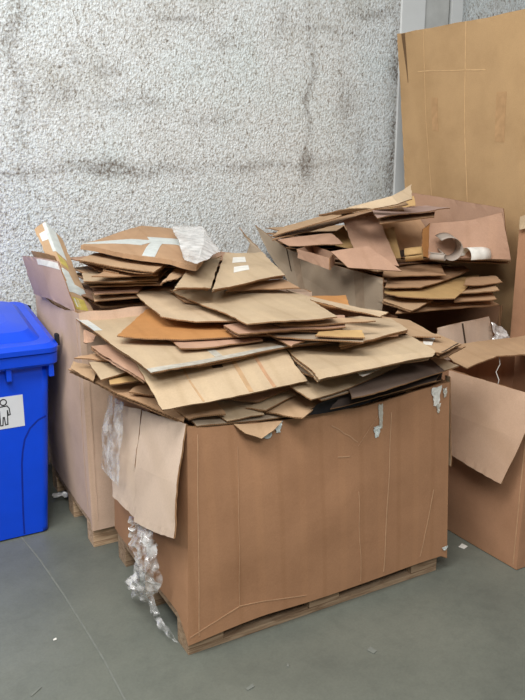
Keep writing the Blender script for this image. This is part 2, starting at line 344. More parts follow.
SHEETS = [
    {'name': 'cardboard_sheet', 'label': 'large smooth beige cardboard sheet lying topmost on the front pile', 'mat': 'light', 'net': [[(1.225, 3.072, 1.2), (1.43, 3.023, 1.205), (1.626, 2.914, 1.205), (1.702, 2.676, 1.2)], [(1.188, 2.24, 1.195), (1.328, 2.207, 1.198), (1.46, 2.21, 1.192), (1.56, 2.21, 1.19)]], 'group': 'loose boards heaped on the front carton', 'th': 0.005, 'warp': 1.0, 'two': 0, 'kids': [('torn_label', 'paper', (0.1, 0.17, 0.36, 0.5))], 'cat': 'cardboard sheet', 'of': None},
    {'name': 'cardboard_sheet', 'label': 'pale beige sheet sticking out left beneath the topmost beige sheet', 'mat': 'beige', 'net': [[(1.096, 3.185, 1.185), (1.33, 3.194, 1.175), (1.744, 2.767, 1.165)], [(1.003, 2.608, 1.175), (1.102, 2.497, 1.165), (1.567, 2.266, 1.16)]], 'group': 'loose boards heaped on the front carton', 'th': 0.005, 'warp': 1.0, 'two': 0, 'kids': [], 'cat': 'cardboard sheet', 'of': None},
    {'name': 'cardboard_sheet', 'label': 'small kraft strip peeping out at the left corner of the topmost beige sheet', 'mat': 'kraft', 'net': [[(1.239, 3.072, 1.185), (1.499, 2.995, 1.18)], [(1.207, 2.858, 1.183), (1.371, 2.646, 1.18)]], 'group': 'loose boards heaped on the front carton', 'th': 0.005, 'warp': 1.0, 'two': 0, 'kids': [], 'cat': 'cardboard sheet', 'of': None},
    {'name': 'cardboard_sheet', 'label': 'warm orange cardboard sheet with a glossy face below the pale beige sheet', 'mat': 'orange', 'net': [[(1.103, 3.053, 1.13), (1.497, 2.889, 1.135), (1.774, 2.568, 1.13)], [(0.808, 2.564, 1.125), (1.008, 2.414, 1.125), (1.608, 2.223, 1.12)]], 'group': 'loose boards heaped on the front carton', 'th': 0.005, 'warp': 1.0, 'two': 0, 'kids': [], 'cat': 'cardboard sheet', 'of': None},
    {'name': 'cardboard_sheet', 'label': 'narrow pinkish sheet just under the edge of the orange sheet', 'mat': 'pink', 'net': [[(1.013, 2.597, 1.112), (1.331, 2.483, 1.112)], [(0.964, 2.33, 1.11), (1.282, 2.298, 1.11)]], 'group': 'loose boards heaped on the front carton', 'th': 0.005, 'warp': 1.0, 'two': 0, 'kids': [], 'cat': 'cardboard sheet', 'of': None},
    {'name': 'flattened_carton', 'label': 'pinkish folded carton with a corrugated edge below the topmost beige sheet', 'mat': 'pink', 'net': [[(1.187, 2.434, 1.16), (1.494, 2.445, 1.16), (1.707, 2.362, 1.158)], [(1.159, 2.254, 1.155), (1.325, 2.239, 1.155), (1.596, 2.206, 1.152)]], 'group': 'loose boards heaped on the front carton', 'th': 0.005, 'warp': 1.0, 'two': 1, 'kids': [], 'cat': 'cardboard sheet', 'of': None},
    {'name': 'cardboard_sheet', 'label': 'thin tan sheet reaching right below the topmost beige sheet', 'mat': 'tan', 'net': [[(1.347, 2.366, 1.168), (1.663, 2.268, 1.166)], [(1.335, 2.255, 1.166), (1.741, 2.202, 1.162)]], 'group': 'loose boards heaped on the front carton', 'th': 0.005, 'warp': 1.0, 'two': 0, 'kids': [], 'cat': 'cardboard sheet', 'of': None},
    {'name': 'cardboard_sheet', 'label': 'narrow yellowish board pointing right from the middle of the front pile', 'mat': 'yellow', 'net': [[(1.525, 2.258, 1.142), (1.632, 2.146, 1.14)], [(1.434, 2.168, 1.138), (1.59, 2.072, 1.136)]], 'group': 'loose boards heaped on the front carton', 'th': 0.005, 'warp': 1.0, 'two': 0, 'kids': [], 'cat': 'cardboard sheet', 'of': None},
    {'name': 'cardboard_sheet', 'label': 'grey-white thin board directly under the narrow yellowish board', 'mat': 'grey', 'net': [[(1.313, 2.409, 1.132), (1.66, 2.183, 1.126)], [(1.317, 2.254, 1.13), (1.584, 2.07, 1.122)]], 'group': 'loose boards heaped on the front carton', 'th': 0.005, 'warp': 1.0, 'two': 0, 'kids': [], 'cat': 'cardboard sheet', 'of': None},
    {'name': 'cardboard_sheet', 'label': 'small triangular pink scrap hanging below the pinkish folded carton', 'mat': 'pink', 'net': [[(1.341, 2.403, 1.118), (1.532, 2.339, 1.118)], [(1.331, 2.169, 1.112), (1.422, 2.218, 1.114)]], 'group': 'loose boards heaped on the front carton', 'th': 0.005, 'warp': 1.0, 'two': 0, 'kids': [], 'cat': 'cardboard sheet', 'of': None},
    {'name': 'cardboard_sheet', 'label': 'small orange board behind the right end of the topmost beige sheet', 'mat': 'orange', 'net': [[(1.789, 2.839, 1.16), (1.96, 2.71, 1.165)], [(1.67, 2.609, 1.155), (1.831, 2.491, 1.155)]], 'group': 'loose boards heaped on the front carton', 'th': 0.005, 'warp': 1.0, 'two': 0, 'kids': [], 'cat': 'cardboard sheet', 'of': None},
    {'name': 'cardboard_sheet', 'label': 'long beige sheet ending in a point behind the topmost beige sheet', 'mat': 'beige', 'net': [[(1.727, 2.864, 1.19), (1.76, 2.564, 1.185), (1.851, 2.265, 1.165)], [(1.705, 2.575, 1.188), (1.722, 2.384, 1.178), (1.802, 2.255, 1.163)]], 'group': 'loose boards heaped on the front carton', 'th': 0.005, 'warp': 1.0, 'two': 0, 'kids': [], 'cat': 'cardboard sheet', 'of': None},
    {'name': 'flattened_carton', 'label': 'wide beige carton with silver tape along its front edge, left of the front pile', 'mat': 'light', 'net': [[(0.798, 3.106, 1.1), (1.088, 3.132, 1.1), (1.514, 2.924, 1.095), (1.899, 2.574, 1.09)], [(0.793, 2.17, 1.09), (0.976, 2.186, 1.09), (1.371, 2.242, 1.088), (1.683, 2.278, 1.085)]], 'group': 'loose boards heaped on the front carton', 'th': 0.005, 'warp': 1.0, 'two': 1, 'kids': [('silver_tape', 'silver', (0.955, 1.0, 0.0, 0.82)), ('white_tape', 'tape', (0.0, 0.3, 0.0, 0.045)), ('pale_stripe', 'silver', (0.72, 0.95, 0.4, 0.425))], 'cat': 'cardboard sheet', 'of': None},
    {'name': 'cardboard_sheet', 'label': 'drooping beige panel with a dark ink smudge at the front of the pile', 'mat': 'light', 'net': [[(0.838, 2.511, 1.075), (1.001, 2.42, 1.075), (1.177, 2.357, 1.075), (1.384, 2.307, 1.073)], [(0.802, 2.247, 1.035), (0.949, 2.193, 1.035), (1.143, 2.187, 1.035), (1.355, 2.179, 1.035)], [(0.807, 2.119, 0.975), (0.957, 2.085, 0.985), (1.129, 2.073, 0.99), (1.365, 2.105, 0.995)]], 'group': 'loose boards heaped on the front carton', 'th': 0.005, 'warp': 1.0, 'two': 0, 'kids': [('ink_smudge', 'ink', (0.3, 0.36, 0.49, 0.56)), ('faded_stripe', 'mark', (0.1, 0.98, 0.63, 0.66)), ('faded_stripe', 'mark', (0.1, 0.98, 0.3, 0.315)), ('pale_stripe', 'crease', (0.1, 0.98, 0.78, 0.8))], 'cat': 'cardboard sheet', 'of': None},
    {'name': 'flattened_carton', 'label': 'broad tan sheet with a folded front lip, right half of the front pile', 'mat': 'light', 'net': [[(1.394, 2.324, 1.06), (1.709, 2.326, 1.06), (1.954, 2.249, 1.065)], [(1.328, 2.017, 1.055), (1.663, 2.054, 1.055), (1.889, 2.016, 1.055)], [(1.326, 1.977, 1.04), (1.624, 1.991, 1.04), (1.859, 1.998, 1.043)]], 'group': 'loose boards heaped on the front carton', 'th': 0.005, 'warp': 1.0, 'two': 1, 'kids': [], 'cat': 'cardboard sheet', 'of': None},
    {'name': 'flattened_carton', 'label': 'long beige carton lying right of the narrow yellowish board', 'mat': 'beige', 'net': [[(1.789, 2.549, 1.105), (1.926, 2.551, 1.105), (2.017, 2.447, 1.105)], [(1.546, 2.167, 1.095), (1.693, 2.161, 1.095), (1.907, 2.203, 1.1)]], 'group': 'loose boards heaped on the front carton', 'th': 0.005, 'warp': 1.0, 'two': 1, 'kids': [], 'cat': 'cardboard sheet', 'of': None},
    {'name': 'cardboard_sheet', 'label': 'brown sheet behind the right end of the front pile', 'mat': 'tan', 'net': [[(2.086, 2.61, 1.075), (2.152, 2.49, 1.08)], [(1.942, 2.23, 1.07), (2.028, 2.14, 1.07)]], 'group': 'loose boards heaped on the front carton', 'th': 0.005, 'warp': 1.0, 'two': 0, 'kids': [], 'cat': 'cardboard sheet', 'of': None},
    {'name': 'flattened_carton', 'label': 'tan carton with black and white printed end at the right of the pile', 'mat': 'tan', 'net': [[(1.992, 2.352, 1.045), (2.159, 2.304, 1.045), (2.113, 2.112, 1.045)], [(1.904, 2.153, 1.04), (1.922, 2.085, 1.04), (1.915, 2.015, 1.04)]], 'group': 'loose boards heaped on the front carton', 'th': 0.005, 'warp': 1.0, 'two': 1, 'kids': [('printed_end', 'print', (0.05, 0.95, 0.955, 0.975)), ('white_label', 'paper', (0.25, 0.75, 0.3, 0.5))], 'cat': 'cardboard sheet', 'of': None},
    {'name': 'cardboard_sheet', 'label': 'tan board under the carton with the printed end', 'mat': 'kraft', 'net': [[(2.059, 2.396, 1.02), (2.183, 2.153, 1.02)], [(1.912, 2.13, 1.015), (1.951, 2.035, 1.015)]], 'group': 'loose boards heaped on the front carton', 'th': 0.005, 'warp': 1.0, 'two': 0, 'kids': [], 'cat': 'cardboard sheet', 'of': None},
    {'name': 'cardboard_sheet', 'label': 'dark grey-brown sheet pointing at the right front corner of the carton', 'mat': 'shaded', 'net': [[(1.579, 2.174, 0.955), (1.904, 2.24, 0.962), (2.11, 2.226, 0.965)], [(1.477, 1.987, 0.942), (1.75, 2.024, 0.945), (2.106, 2.108, 0.945)]], 'group': 'loose boards heaped on the front carton', 'th': 0.005, 'warp': 1.0, 'two': 0, 'kids': [('lit_end', 'beige', (0.05, 0.99, 0.86, 0.995))], 'cat': 'cardboard sheet', 'of': None},  # board coloured as if in shadow; lighter patch is its lit end
    {'name': 'cardboard_sheet', 'label': 'beige sheet slanting out low beneath the broad tan sheet', 'mat': 'light', 'net': [[(1.307, 2.141, 0.975), (1.581, 2.245, 0.99), (1.835, 2.222, 1.0)], [(1.331, 2.031, 0.945), (1.525, 2.067, 0.955), (1.833, 2.155, 0.97)]], 'group': 'loose boards heaped on the front carton', 'th': 0.005, 'warp': 1.0, 'two': 0, 'kids': [], 'cat': 'cardboard sheet', 'of': None},
    {'name': 'cardboard_sheet', 'label': 'thin grey board below the beige sheet slanting out low', 'mat': 'grey', 'net': [[(1.371, 2.168, 0.955), (1.653, 2.178, 0.968)], [(1.382, 2.043, 0.93), (1.649, 2.096, 0.945)]], 'group': 'loose boards heaped on the front carton', 'th': 0.005, 'warp': 1.0, 'two': 0, 'kids': [], 'cat': 'cardboard sheet', 'of': None},
    {'name': 'printed_card', 'label': 'pale green printed card wedged under the lip of the broad tan sheet', 'mat': 'paper', 'net': [[(1.559, 2.104, 1.022), (1.706, 2.124, 1.022)], [(1.523, 1.993, 1.012), (1.664, 2.046, 1.018)]], 'group': None, 'th': 0.002, 'warp': 1.0, 'two': 0, 'kids': [('print_block', 'greyink', (0.2, 0.7, 0.25, 0.7))], 'cat': 'printed card', 'of': None},
    {'name': 'cardboard_sheet', 'label': 'grey-white strip between the drooping panel and the broad tan sheet', 'mat': 'grey', 'net': [[(1.401, 2.321, 1.048), (1.438, 2.277, 1.045)], [(1.363, 2.136, 1.01), (1.389, 2.076, 1.01)]], 'group': 'loose boards heaped on the front carton', 'th': 0.005, 'warp': 1.0, 'two': 0, 'kids': [], 'cat': 'cardboard sheet', 'of': None},
    {'name': 'cardboard_sheet', 'label': 'small tan square board at the front rim, centre of the carton', 'mat': 'tan', 'net': [[(1.192, 2.159, 0.897), (1.379, 2.244, 0.91)], [(1.307, 2.045, 0.878), (1.425, 2.127, 0.888)]], 'group': 'loose boards heaped on the front carton', 'th': 0.005, 'warp': 1.0, 'two': 0, 'kids': [], 'cat': 'cardboard sheet', 'of': None},
    {'name': 'cardboard_sheet', 'label': 'narrow light strip crossing just left of the small tan square board', 'mat': 'light', 'net': [[(1.138, 2.156, 0.918), (1.348, 2.216, 0.93)], [(1.193, 2.108, 0.908), (1.365, 2.186, 0.92)]], 'group': 'loose boards heaped on the front carton', 'th': 0.005, 'warp': 1.0, 'two': 0, 'kids': [], 'cat': 'cardboard sheet', 'of': None},
    {'name': 'cardboard_sheet', 'label': 'thin pink-edged strip lying under the drooping panel', 'mat': 'pink', 'net': [[(1.039, 2.245, 0.942), (1.292, 2.254, 0.948)], [(1.182, 2.148, 0.928), (1.361, 2.208, 0.938)]], 'group': 'loose boards heaped on the front carton', 'th': 0.005, 'warp': 1.0, 'two': 0, 'kids': [], 'cat': 'cardboard sheet', 'of': None},
    {'name': 'cardboard_sheet', 'label': 'light wedge-shaped sheet above the torn rim of the front carton', 'mat': 'light', 'net': [[(1.002, 2.249, 0.928), (1.191, 2.225, 0.928)], [(1.044, 2.119, 0.893), (1.192, 2.122, 0.893)]], 'group': 'loose boards heaped on the front carton', 'th': 0.005, 'warp': 1.0, 'two': 0, 'kids': [], 'cat': 'cardboard sheet', 'of': None},
    {'name': 'cardboard_sheet', 'label': 'pale grey frayed sheet lying along the front rim', 'mat': 'grey', 'net': [[(0.932, 2.197, 0.903), (1.177, 2.199, 0.888), (1.429, 2.188, 0.878)], [(0.928, 2.122, 0.894), (1.148, 2.13, 0.868), (1.415, 2.111, 0.863)]], 'group': 'loose boards heaped on the front carton', 'th': 0.005, 'warp': 1.0, 'two': 0, 'kids': [], 'cat': 'cardboard sheet', 'of': None},
    {'name': 'cardboard_sheet', 'label': 'kraft sheet in shadow under the lower left of the drooping panel', 'mat': 'kraft', 'net': [[(0.881, 2.429, 0.935), (1.073, 2.362, 0.94)], [(0.91, 2.145, 0.915), (1.044, 2.126, 0.92)]], 'group': 'loose boards heaped on the front carton', 'th': 0.005, 'warp': 1.0, 'two': 0, 'kids': [], 'cat': 'cardboard sheet', 'of': None},
    {'name': 'flattened_carton', 'label': 'long kraft sheet lying along the left rim of the front carton', 'mat': 'kraft', 'net': [[(0.738, 2.869, 0.95), (0.891, 2.805, 0.945), (1.027, 2.396, 0.93)], [(0.69, 2.863, 0.945), (0.767, 2.526, 0.93), (0.897, 2.15, 0.905)]], 'group': 'loose boards heaped on the front carton', 'th': 0.005, 'warp': 1.0, 'two': 1, 'kids': [], 'cat': 'cardboard sheet', 'of': None},
    {'name': 'cardboard_sheet', 'label': 'light pointed flap at the outer left end of the long kraft sheet', 'mat': 'tan', 'net': [[(0.715, 2.859, 0.968), (0.79, 2.776, 0.965)], [(0.686, 2.812, 0.962), (0.72, 2.607, 0.955)]], 'group': 'loose boards heaped on the front carton', 'th': 0.005, 'warp': 1.0, 'two': 0, 'kids': [], 'cat': 'cardboard sheet', 'of': None},
    {'name': 'cardboard_sheet', 'label': 'pinkish sheet slanting under the left side of the wide taped carton', 'mat': 'pink', 'net': [[(0.757, 2.742, 1.055), (0.844, 2.748, 1.06), (0.878, 2.535, 1.065)], [(0.79, 2.511, 1.035), (0.792, 2.383, 1.035), (0.805, 2.265, 1.03)]], 'group': 'loose boards heaped on the front carton', 'th': 0.005, 'warp': 1.0, 'two': 1, 'kids': [], 'cat': 'cardboard sheet', 'of': None},
    {'name': 'cardboard_sheet', 'label': 'thin brown board pointing left below the slanting pinkish sheet', 'mat': 'kraft', 'net': [[(0.777, 2.765, 1.015), (0.873, 2.642, 1.01)], [(0.694, 2.769, 1.012), (0.847, 2.639, 1.006)]], 'group': 'loose boards heaped on the front carton', 'th': 0.005, 'warp': 1.0, 'two': 0, 'kids': [], 'cat': 'cardboard sheet', 'of': None},
    {'name': 'cardboard_sheet', 'label': 'light square board poking out of the left of the pile', 'mat': 'light', 'net': [[(0.733, 2.711, 1.0), (0.867, 2.726, 1.0)], [(0.725, 2.517, 0.985), (0.856, 2.549, 0.99)]], 'group': 'loose boards heaped on the front carton', 'th': 0.005, 'warp': 1.0, 'two': 0, 'kids': [], 'cat': 'cardboard sheet', 'of': None},
    {'name': 'cardboard_sheet', 'label': 'yellowish strip below the light square board', 'mat': 'yellow', 'net': [[(0.77, 2.578, 0.975), (0.881, 2.577, 0.98)], [(0.749, 2.487, 0.97), (0.865, 2.467, 0.97)]], 'group': 'loose boards heaped on the front carton', 'th': 0.005, 'warp': 1.0, 'two': 0, 'kids': [], 'cat': 'cardboard sheet', 'of': None},
    {'name': 'cardboard_sheet', 'label': 'small kraft triangle low on the left side of the front pile', 'mat': 'kraft', 'net': [[(0.803, 2.436, 0.945), (0.874, 2.506, 0.955)], [(0.876, 2.376, 0.935), (0.919, 2.447, 0.94)]], 'group': 'loose boards heaped on the front carton', 'th': 0.005, 'warp': 1.0, 'two': 0, 'kids': [], 'cat': 'cardboard sheet', 'of': None},
    {'name': 'hanging_flap', 'label': 'pink-brown flap', 'mat': 'pink', 'net': [[(0.786, 2.938, 1.088), (0.795, 2.811, 1.086)], [(0.76, 2.868, 1.045), (0.798, 2.843, 1.05)]], 'group': None, 'th': 0.005, 'warp': 1.0, 'two': 0, 'kids': [], 'cat': 'cardboard sheet', 'of': 'wide beige carton with silver tape along its front edge, left of the front pile'},
    {'name': 'thin_sheet', 'label': 'crumpled black sheet painting the shade under the right side of the front pile', 'mat': 'black', 'net': [[(1.409, 2.103, 0.905), (1.745, 2.168, 0.925), (2.117, 2.205, 0.925)], [(1.341, 2.091, 0.862), (1.666, 2.126, 0.858), (2.027, 2.123, 0.888)]], 'group': None, 'th': 0.003, 'warp': 1.6, 'two': 0, 'kids': [], 'cat': 'plastic film', 'of': None},  # no real film: a black sheet in place of the gap's shade
    {'name': 'cardboard_sheet', 'label': 'dark damp board lying on the black sheet of painted shade', 'mat': 'dark', 'net': [[(1.545, 2.125, 0.925), (2.101, 2.19, 0.935)], [(1.436, 2.064, 0.885), (1.968, 2.09, 0.905)]], 'group': 'loose boards heaped on the front carton', 'th': 0.005, 'warp': 1.0, 'two': 0, 'kids': [], 'cat': 'cardboard sheet', 'of': None},  # its dark tone is shade too, put into the colour
    {'name': 'flattened_carton', 'label': 'thick flattened carton crossed with white tape, topmost of the rear left pile', 'mat': 'kraft', 'net': [[(1.063, 3.714, 1.385), (1.422, 3.947, 1.43), (1.657, 3.865, 1.41), (1.545, 3.258, 1.37)], [(0.954, 3.529, 1.375), (1.045, 3.167, 1.37), (1.175, 2.924, 1.36), (1.223, 2.757, 1.345)]], 'group': 'flattened cartons heaped on the rear left carton', 'th': 0.022, 'warp': 1.0, 'two': 0, 'kids': [('packing_tape', 'tape', (0.5, 0.72, 0.03, 0.5, -0.35)), ('packing_tape', 'tape', (0.4, 0.62, 0.42, 0.99, 0.3)), ('packing_tape', 'tape', (0.6, 0.99, 0.47, 0.56)), ('packing_tape', 'tape', (0.0, 0.22, 0.58, 0.99, 0.2)), ('packing_tape', 'tape', (0.22, 0.5, 0.7, 0.82, 0.5))], 'cat': 'cardboard sheet', 'of': None},
    {'name': 'flattened_carton', 'label': 'tan carton under the taped carton with a straight right corner', 'mat': 'tan', 'net': [[(1.078, 3.631, 1.335), (1.355, 3.65, 1.335), (1.268, 3.12, 1.335)], [(0.885, 3.341, 1.325), (1.001, 3.11, 1.32), (1.093, 2.908, 1.315)]], 'group': 'flattened cartons heaped on the rear left carton', 'th': 0.005, 'warp': 1.0, 'two': 1, 'kids': [], 'cat': 'cardboard sheet', 'of': None},
    {'name': 'cardboard_sheet', 'label': 'small loose flap sticking out left in the gap of the rear pile', 'mat': 'tan', 'net': [[(1.009, 3.331, 1.3), (1.1, 3.369, 1.3)], [(0.964, 3.219, 1.292), (1.011, 3.131, 1.29)]], 'group': 'flattened cartons heaped on the rear left carton', 'th': 0.005, 'warp': 1.0, 'two': 0, 'kids': [], 'cat': 'cardboard sheet', 'of': None},
    {'name': 'cardboard_sheet', 'label': 'thin kraft board beside the small loose flap', 'mat': 'kraft', 'net': [[(1.123, 3.424, 1.288), (1.287, 3.27, 1.285)], [(0.878, 3.098, 1.285), (1.166, 3.053, 1.28)]], 'group': 'flattened cartons heaped on the rear left carton', 'th': 0.005, 'warp': 1.0, 'two': 0, 'kids': [], 'cat': 'cardboard sheet', 'of': None},
    {'name': 'flattened_carton', 'label': 'long kraft carton halfway down the rear left pile', 'mat': 'light', 'net': [[(0.912, 3.386, 1.262), (1.165, 3.43, 1.265), (1.443, 3.511, 1.27)], [(0.857, 3.157, 1.257), (1.001, 3.092, 1.255), (1.179, 3.088, 1.252)]], 'group': 'flattened cartons heaped on the rear left carton', 'th': 0.005, 'warp': 1.0, 'two': 1, 'kids': [], 'cat': 'cardboard sheet', 'of': None},
    {'name': 'cardboard_sheet', 'label': 'thin dark-edged board below the long kraft carton', 'mat': 'kraft', 'net': [[(0.903, 3.291, 1.232), (1.268, 3.292, 1.235)], [(0.888, 3.175, 1.23), (1.197, 3.086, 1.228)]], 'group': 'flattened cartons heaped on the rear left carton', 'th': 0.005, 'warp': 1.0, 'two': 0, 'kids': [], 'cat': 'cardboard sheet', 'of': None},
    {'name': 'cardboard_sheet', 'label': 'narrow pink board low in the rear left pile', 'mat': 'pink', 'net': [[(0.933, 3.301, 1.205), (1.23, 3.332, 1.208)], [(0.9, 3.159, 1.195), (1.09, 3.114, 1.2)]], 'group': 'flattened cartons heaped on the rear left carton', 'th': 0.005, 'warp': 1.0, 'two': 0, 'kids': [], 'cat': 'cardboard sheet', 'of': None},
    {'name': 'cardboard_sheet', 'label': 'lowest wrinkled board just above the rear left rim', 'mat': 'tan', 'net': [[(0.926, 3.284, 1.175), (1.214, 3.292, 1.18)], [(0.903, 3.176, 1.165), (1.11, 3.119, 1.17)]], 'group': 'flattened cartons heaped on the rear left carton', 'th': 0.005, 'warp': 1.0, 'two': 0, 'kids': [], 'cat': 'cardboard sheet', 'of': None},
    {'name': 'flattened_carton', 'label': 'tan carton standing out right with its slanting end in the rear left pile', 'mat': 'tan', 'net': [[(1.341, 3.186, 1.31), (1.62, 3.323, 1.31)], [(1.062, 2.759, 1.285), (1.175, 2.862, 1.285)]], 'group': 'flattened cartons heaped on the rear left carton', 'th': 0.005, 'warp': 1.0, 'two': 0, 'kids': [], 'cat': 'cardboard sheet', 'of': None},
    {'name': 'flattened_carton', 'label': 'kraft carton leaning at the centre right of the rear left pile', 'mat': 'light', 'net': [[(1.287, 2.968, 1.318), (1.557, 3.205, 1.32)], [(1.086, 2.66, 1.28), (1.239, 2.649, 1.27)]], 'group': 'flattened cartons heaped on the rear left carton', 'th': 0.005, 'warp': 1.0, 'two': 1, 'kids': [], 'cat': 'cardboard sheet', 'of': None},
    {'name': 'flattened_carton', 'label': 'light carton with two torn paper patches at the right of the rear left pile', 'mat': 'light', 'net': [[(1.573, 3.193, 1.335), (1.824, 3.269, 1.33)], [(1.221, 2.599, 1.27), (1.668, 2.776, 1.275)]], 'group': 'flattened cartons heaped on the rear left carton', 'th': 0.005, 'warp': 1.0, 'two': 1, 'kids': [('torn_paper', 'paper', (0.5, 0.66, 0.26, 0.52)), ('torn_paper', 'paper', (0.16, 0.36, 0.22, 0.5))], 'cat': 'cardboard sheet', 'of': None},
    {'name': 'cardboard_sheet', 'label': 'small grey offcut sticking up left of the leaning grey panel', 'mat': 'grey', 'net': [[(2.02, 3.905, 1.394), (2.02, 3.803, 1.354)], [(2.02, 3.765, 1.322), (2.04, 3.656, 1.278)], [(1.985, 3.82, 1.142), (1.99, 3.7, 1.142)]], 'group': 'flattened cartons heaped on the rear left carton', 'th': 0.005, 'warp': 1.0, 'two': 0, 'kids': [], 'cat': 'cardboard sheet', 'of': None},
    {'name': 'cardboard_sheet', 'label': 'kraft board beneath the light carton with torn paper patches', 'mat': 'kraft', 'net': [[(1.394, 2.784, 1.24), (1.698, 2.854, 1.245)], [(1.369, 2.784, 1.22), (1.691, 2.685, 1.222)]], 'group': 'flattened cartons heaped on the rear left carton', 'th': 0.005, 'warp': 1.0, 'two': 0, 'kids': [], 'cat': 'cardboard sheet', 'of': None},
    {'name': 'thin_sheet', 'label': 'crumpled whitish film draped over the right end of the taped carton', 'mat': 'haze', 'net': [[(1.46, 3.593, 1.44), (1.667, 3.831, 1.44), (1.635, 3.569, 1.43), (1.444, 2.971, 1.372)], [(1.306, 3.144, 1.405), (1.395, 3.208, 1.41), (1.373, 3.002, 1.4), (1.419, 2.963, 1.365)], [(1.157, 2.727, 1.385), (1.147, 2.663, 1.38), (1.184, 2.67, 1.365), (1.262, 2.751, 1.36)]], 'group': None, 'th': 0.002, 'warp': 2.5, 'two': 0, 'kids': [], 'cat': 'plastic film', 'of': None},
    {'name': 'flattened_carton', 'label': 'tall narrow carton with white tape and labels leaning on the plastered wall', 'mat': 'tan', 'net': [[(0.792, 3.8, 1.446), (0.846, 3.78, 1.485), (0.921, 3.76, 1.398)], [(0.81, 3.65, 1.327), (0.859, 3.63, 1.331), (0.936, 3.6, 1.25)], [(0.827, 3.32, 1.093), (0.883, 3.32, 1.073), (0.943, 3.3, 1.066)]], 'group': 'flattened cartons heaped on the rear left carton', 'th': 0.03, 'warp': 0.5, 'two': 0, 'kids': [('white_tape', 'tape', (0.01, 0.46, 0.36, 0.8)), ('shipping_label', 'paper', (0.12, 0.26, 0.1, 0.36)), ('yellow_tape', 'yelltape', (0.5, 0.58, 0.5, 0.74)), ('white_tape', 'tape', (0.62, 0.74, 0.4, 0.66, 0.4)), ('white_tape', 'tape', (0.73, 0.82, 0.28, 0.98)), ('yellow_tape', 'yelltape', (0.86, 0.96, 0.35, 0.8)), ('shipping_label', 'paper', (0.87, 0.94, 0.42, 0.6))], 'cat': 'cardboard sheet', 'of': None},
    {'name': 'cardboard_sheet', 'label': 'rosy grey panel with a white label strip standing inside the rear left carton', 'mat': 'rose', 'net': [[(0.711, 3.74, 1.319), (0.752, 3.52, 1.329), (0.793, 3.34, 1.33)], [(0.756, 3.74, 1.123), (0.771, 3.42, 1.139), (0.809, 3.14, 1.12)]], 'group': 'flattened cartons heaped on the rear left carton', 'th': 0.005, 'warp': 0.5, 'two': 0, 'kids': [('label_strip', 'paper', (0.03, 0.17, 0.4, 0.97))], 'cat': 'cardboard sheet', 'of': None},
    {'name': 'cardboard_sheet', 'label': 'thin brown board edge standing behind the rosy grey panel', 'mat': 'kraft', 'net': [[(0.769, 3.8, 1.335), (0.8, 3.44, 1.343)], [(0.811, 3.78, 1.212), (0.825, 3.42, 1.23)]], 'group': 'flattened cartons heaped on the rear left carton', 'th': 0.005, 'warp': 0.5, 'two': 0, 'kids': [], 'cat': 'cardboard sheet', 'of': None},
    {'name': 'cardboard_sheet', 'label': 'greyish panel with a dark vertical crease leaning out of the corner pile', 'mat': 'grey', 'net': [[(2.12, 3.887, 1.416), (2.16, 3.575, 1.296), (2.22, 3.311, 1.246), (2.3, 2.866, 1.206)], [(2.14, 3.762, 1.263), (2.18, 3.561, 1.181), (2.24, 3.305, 1.089), (2.31, 2.872, 1.107)], [(2.16, 3.641, 1.156), (2.19, 3.52, 1.051), (2.25, 3.277, 1.002), (2.32, 2.888, 1.026)]], 'group': 'boards heaped in the corner carton', 'th': 0.006, 'warp': 0.5, 'two': 0, 'kids': [('dark_crease', 'ink', (0.0, 0.55, 0.325, 0.338)), ('faded_stripe', 'greyfaint', (0.02, 0.95, 0.38, 0.45)), ('faded_stripe', 'greyfaint', (0.02, 0.98, 0.85, 0.9))], 'cat': 'cardboard sheet', 'of': None},
    {'name': 'cardboard_sheet', 'label': 'pinkish sheet lying just inside the leaning greyish panel', 'mat': 'pink', 'net': [[(2.073, 3.541, 1.36), (2.293, 3.326, 1.4)], [(2.08, 3.422, 1.325), (2.226, 3.117, 1.36)]], 'group': 'boards heaped in the corner carton', 'th': 0.005, 'warp': 1.0, 'two': 0, 'kids': [], 'cat': 'cardboard sheet', 'of': None},
    {'name': 'cardboard_sheet', 'label': 'upright pinkish board leaning in the middle of the corner pile', 'mat': 'pink', 'net': [[(2.389, 3.35, 1.467), (2.533, 3.25, 1.517)], [(2.338, 3.15, 1.288), (2.496, 2.98, 1.243)]], 'group': 'boards heaped in the corner carton', 'th': 0.005, 'warp': 0.5, 'two': 0, 'kids': [], 'cat': 'cardboard sheet', 'of': None},
    {'name': 'cardboard_sheet', 'label': 'wide pinkish board lying below the upright pinkish board', 'mat': 'pink', 'net': [[(2.108, 3.055, 1.335), (2.275, 2.966, 1.36)], [(2.131, 2.935, 1.26), (2.367, 2.802, 1.245)]], 'group': 'boards heaped in the corner carton', 'th': 0.005, 'warp': 0.5, 'two': 0, 'kids': [], 'cat': 'cardboard sheet', 'of': None},
    {'name': 'cardboard_sheet', 'label': 'narrow tan panel right of the upright pinkish board', 'mat': 'yellow', 'net': [[(2.549, 3.22, 1.414), (2.631, 3.2, 1.429)], [(2.501, 3.08, 1.269), (2.566, 3.05, 1.274)]], 'group': 'boards heaped in the corner carton', 'th': 0.005, 'warp': 0.4, 'two': 0, 'kids': [], 'cat': 'cardboard sheet', 'of': None},
    {'name': 'cardboard_sheet', 'label': 'tan folded board left of the upright pinkish board', 'mat': 'yellow', 'net': [[(2.413, 3.55, 1.351), (2.504, 3.5, 1.42)], [(2.415, 3.45, 1.312), (2.448, 3.3, 1.301)]], 'group': 'boards heaped in the corner carton', 'th': 0.005, 'warp': 0.4, 'two': 0, 'kids': [], 'cat': 'cardboard sheet', 'of': None},
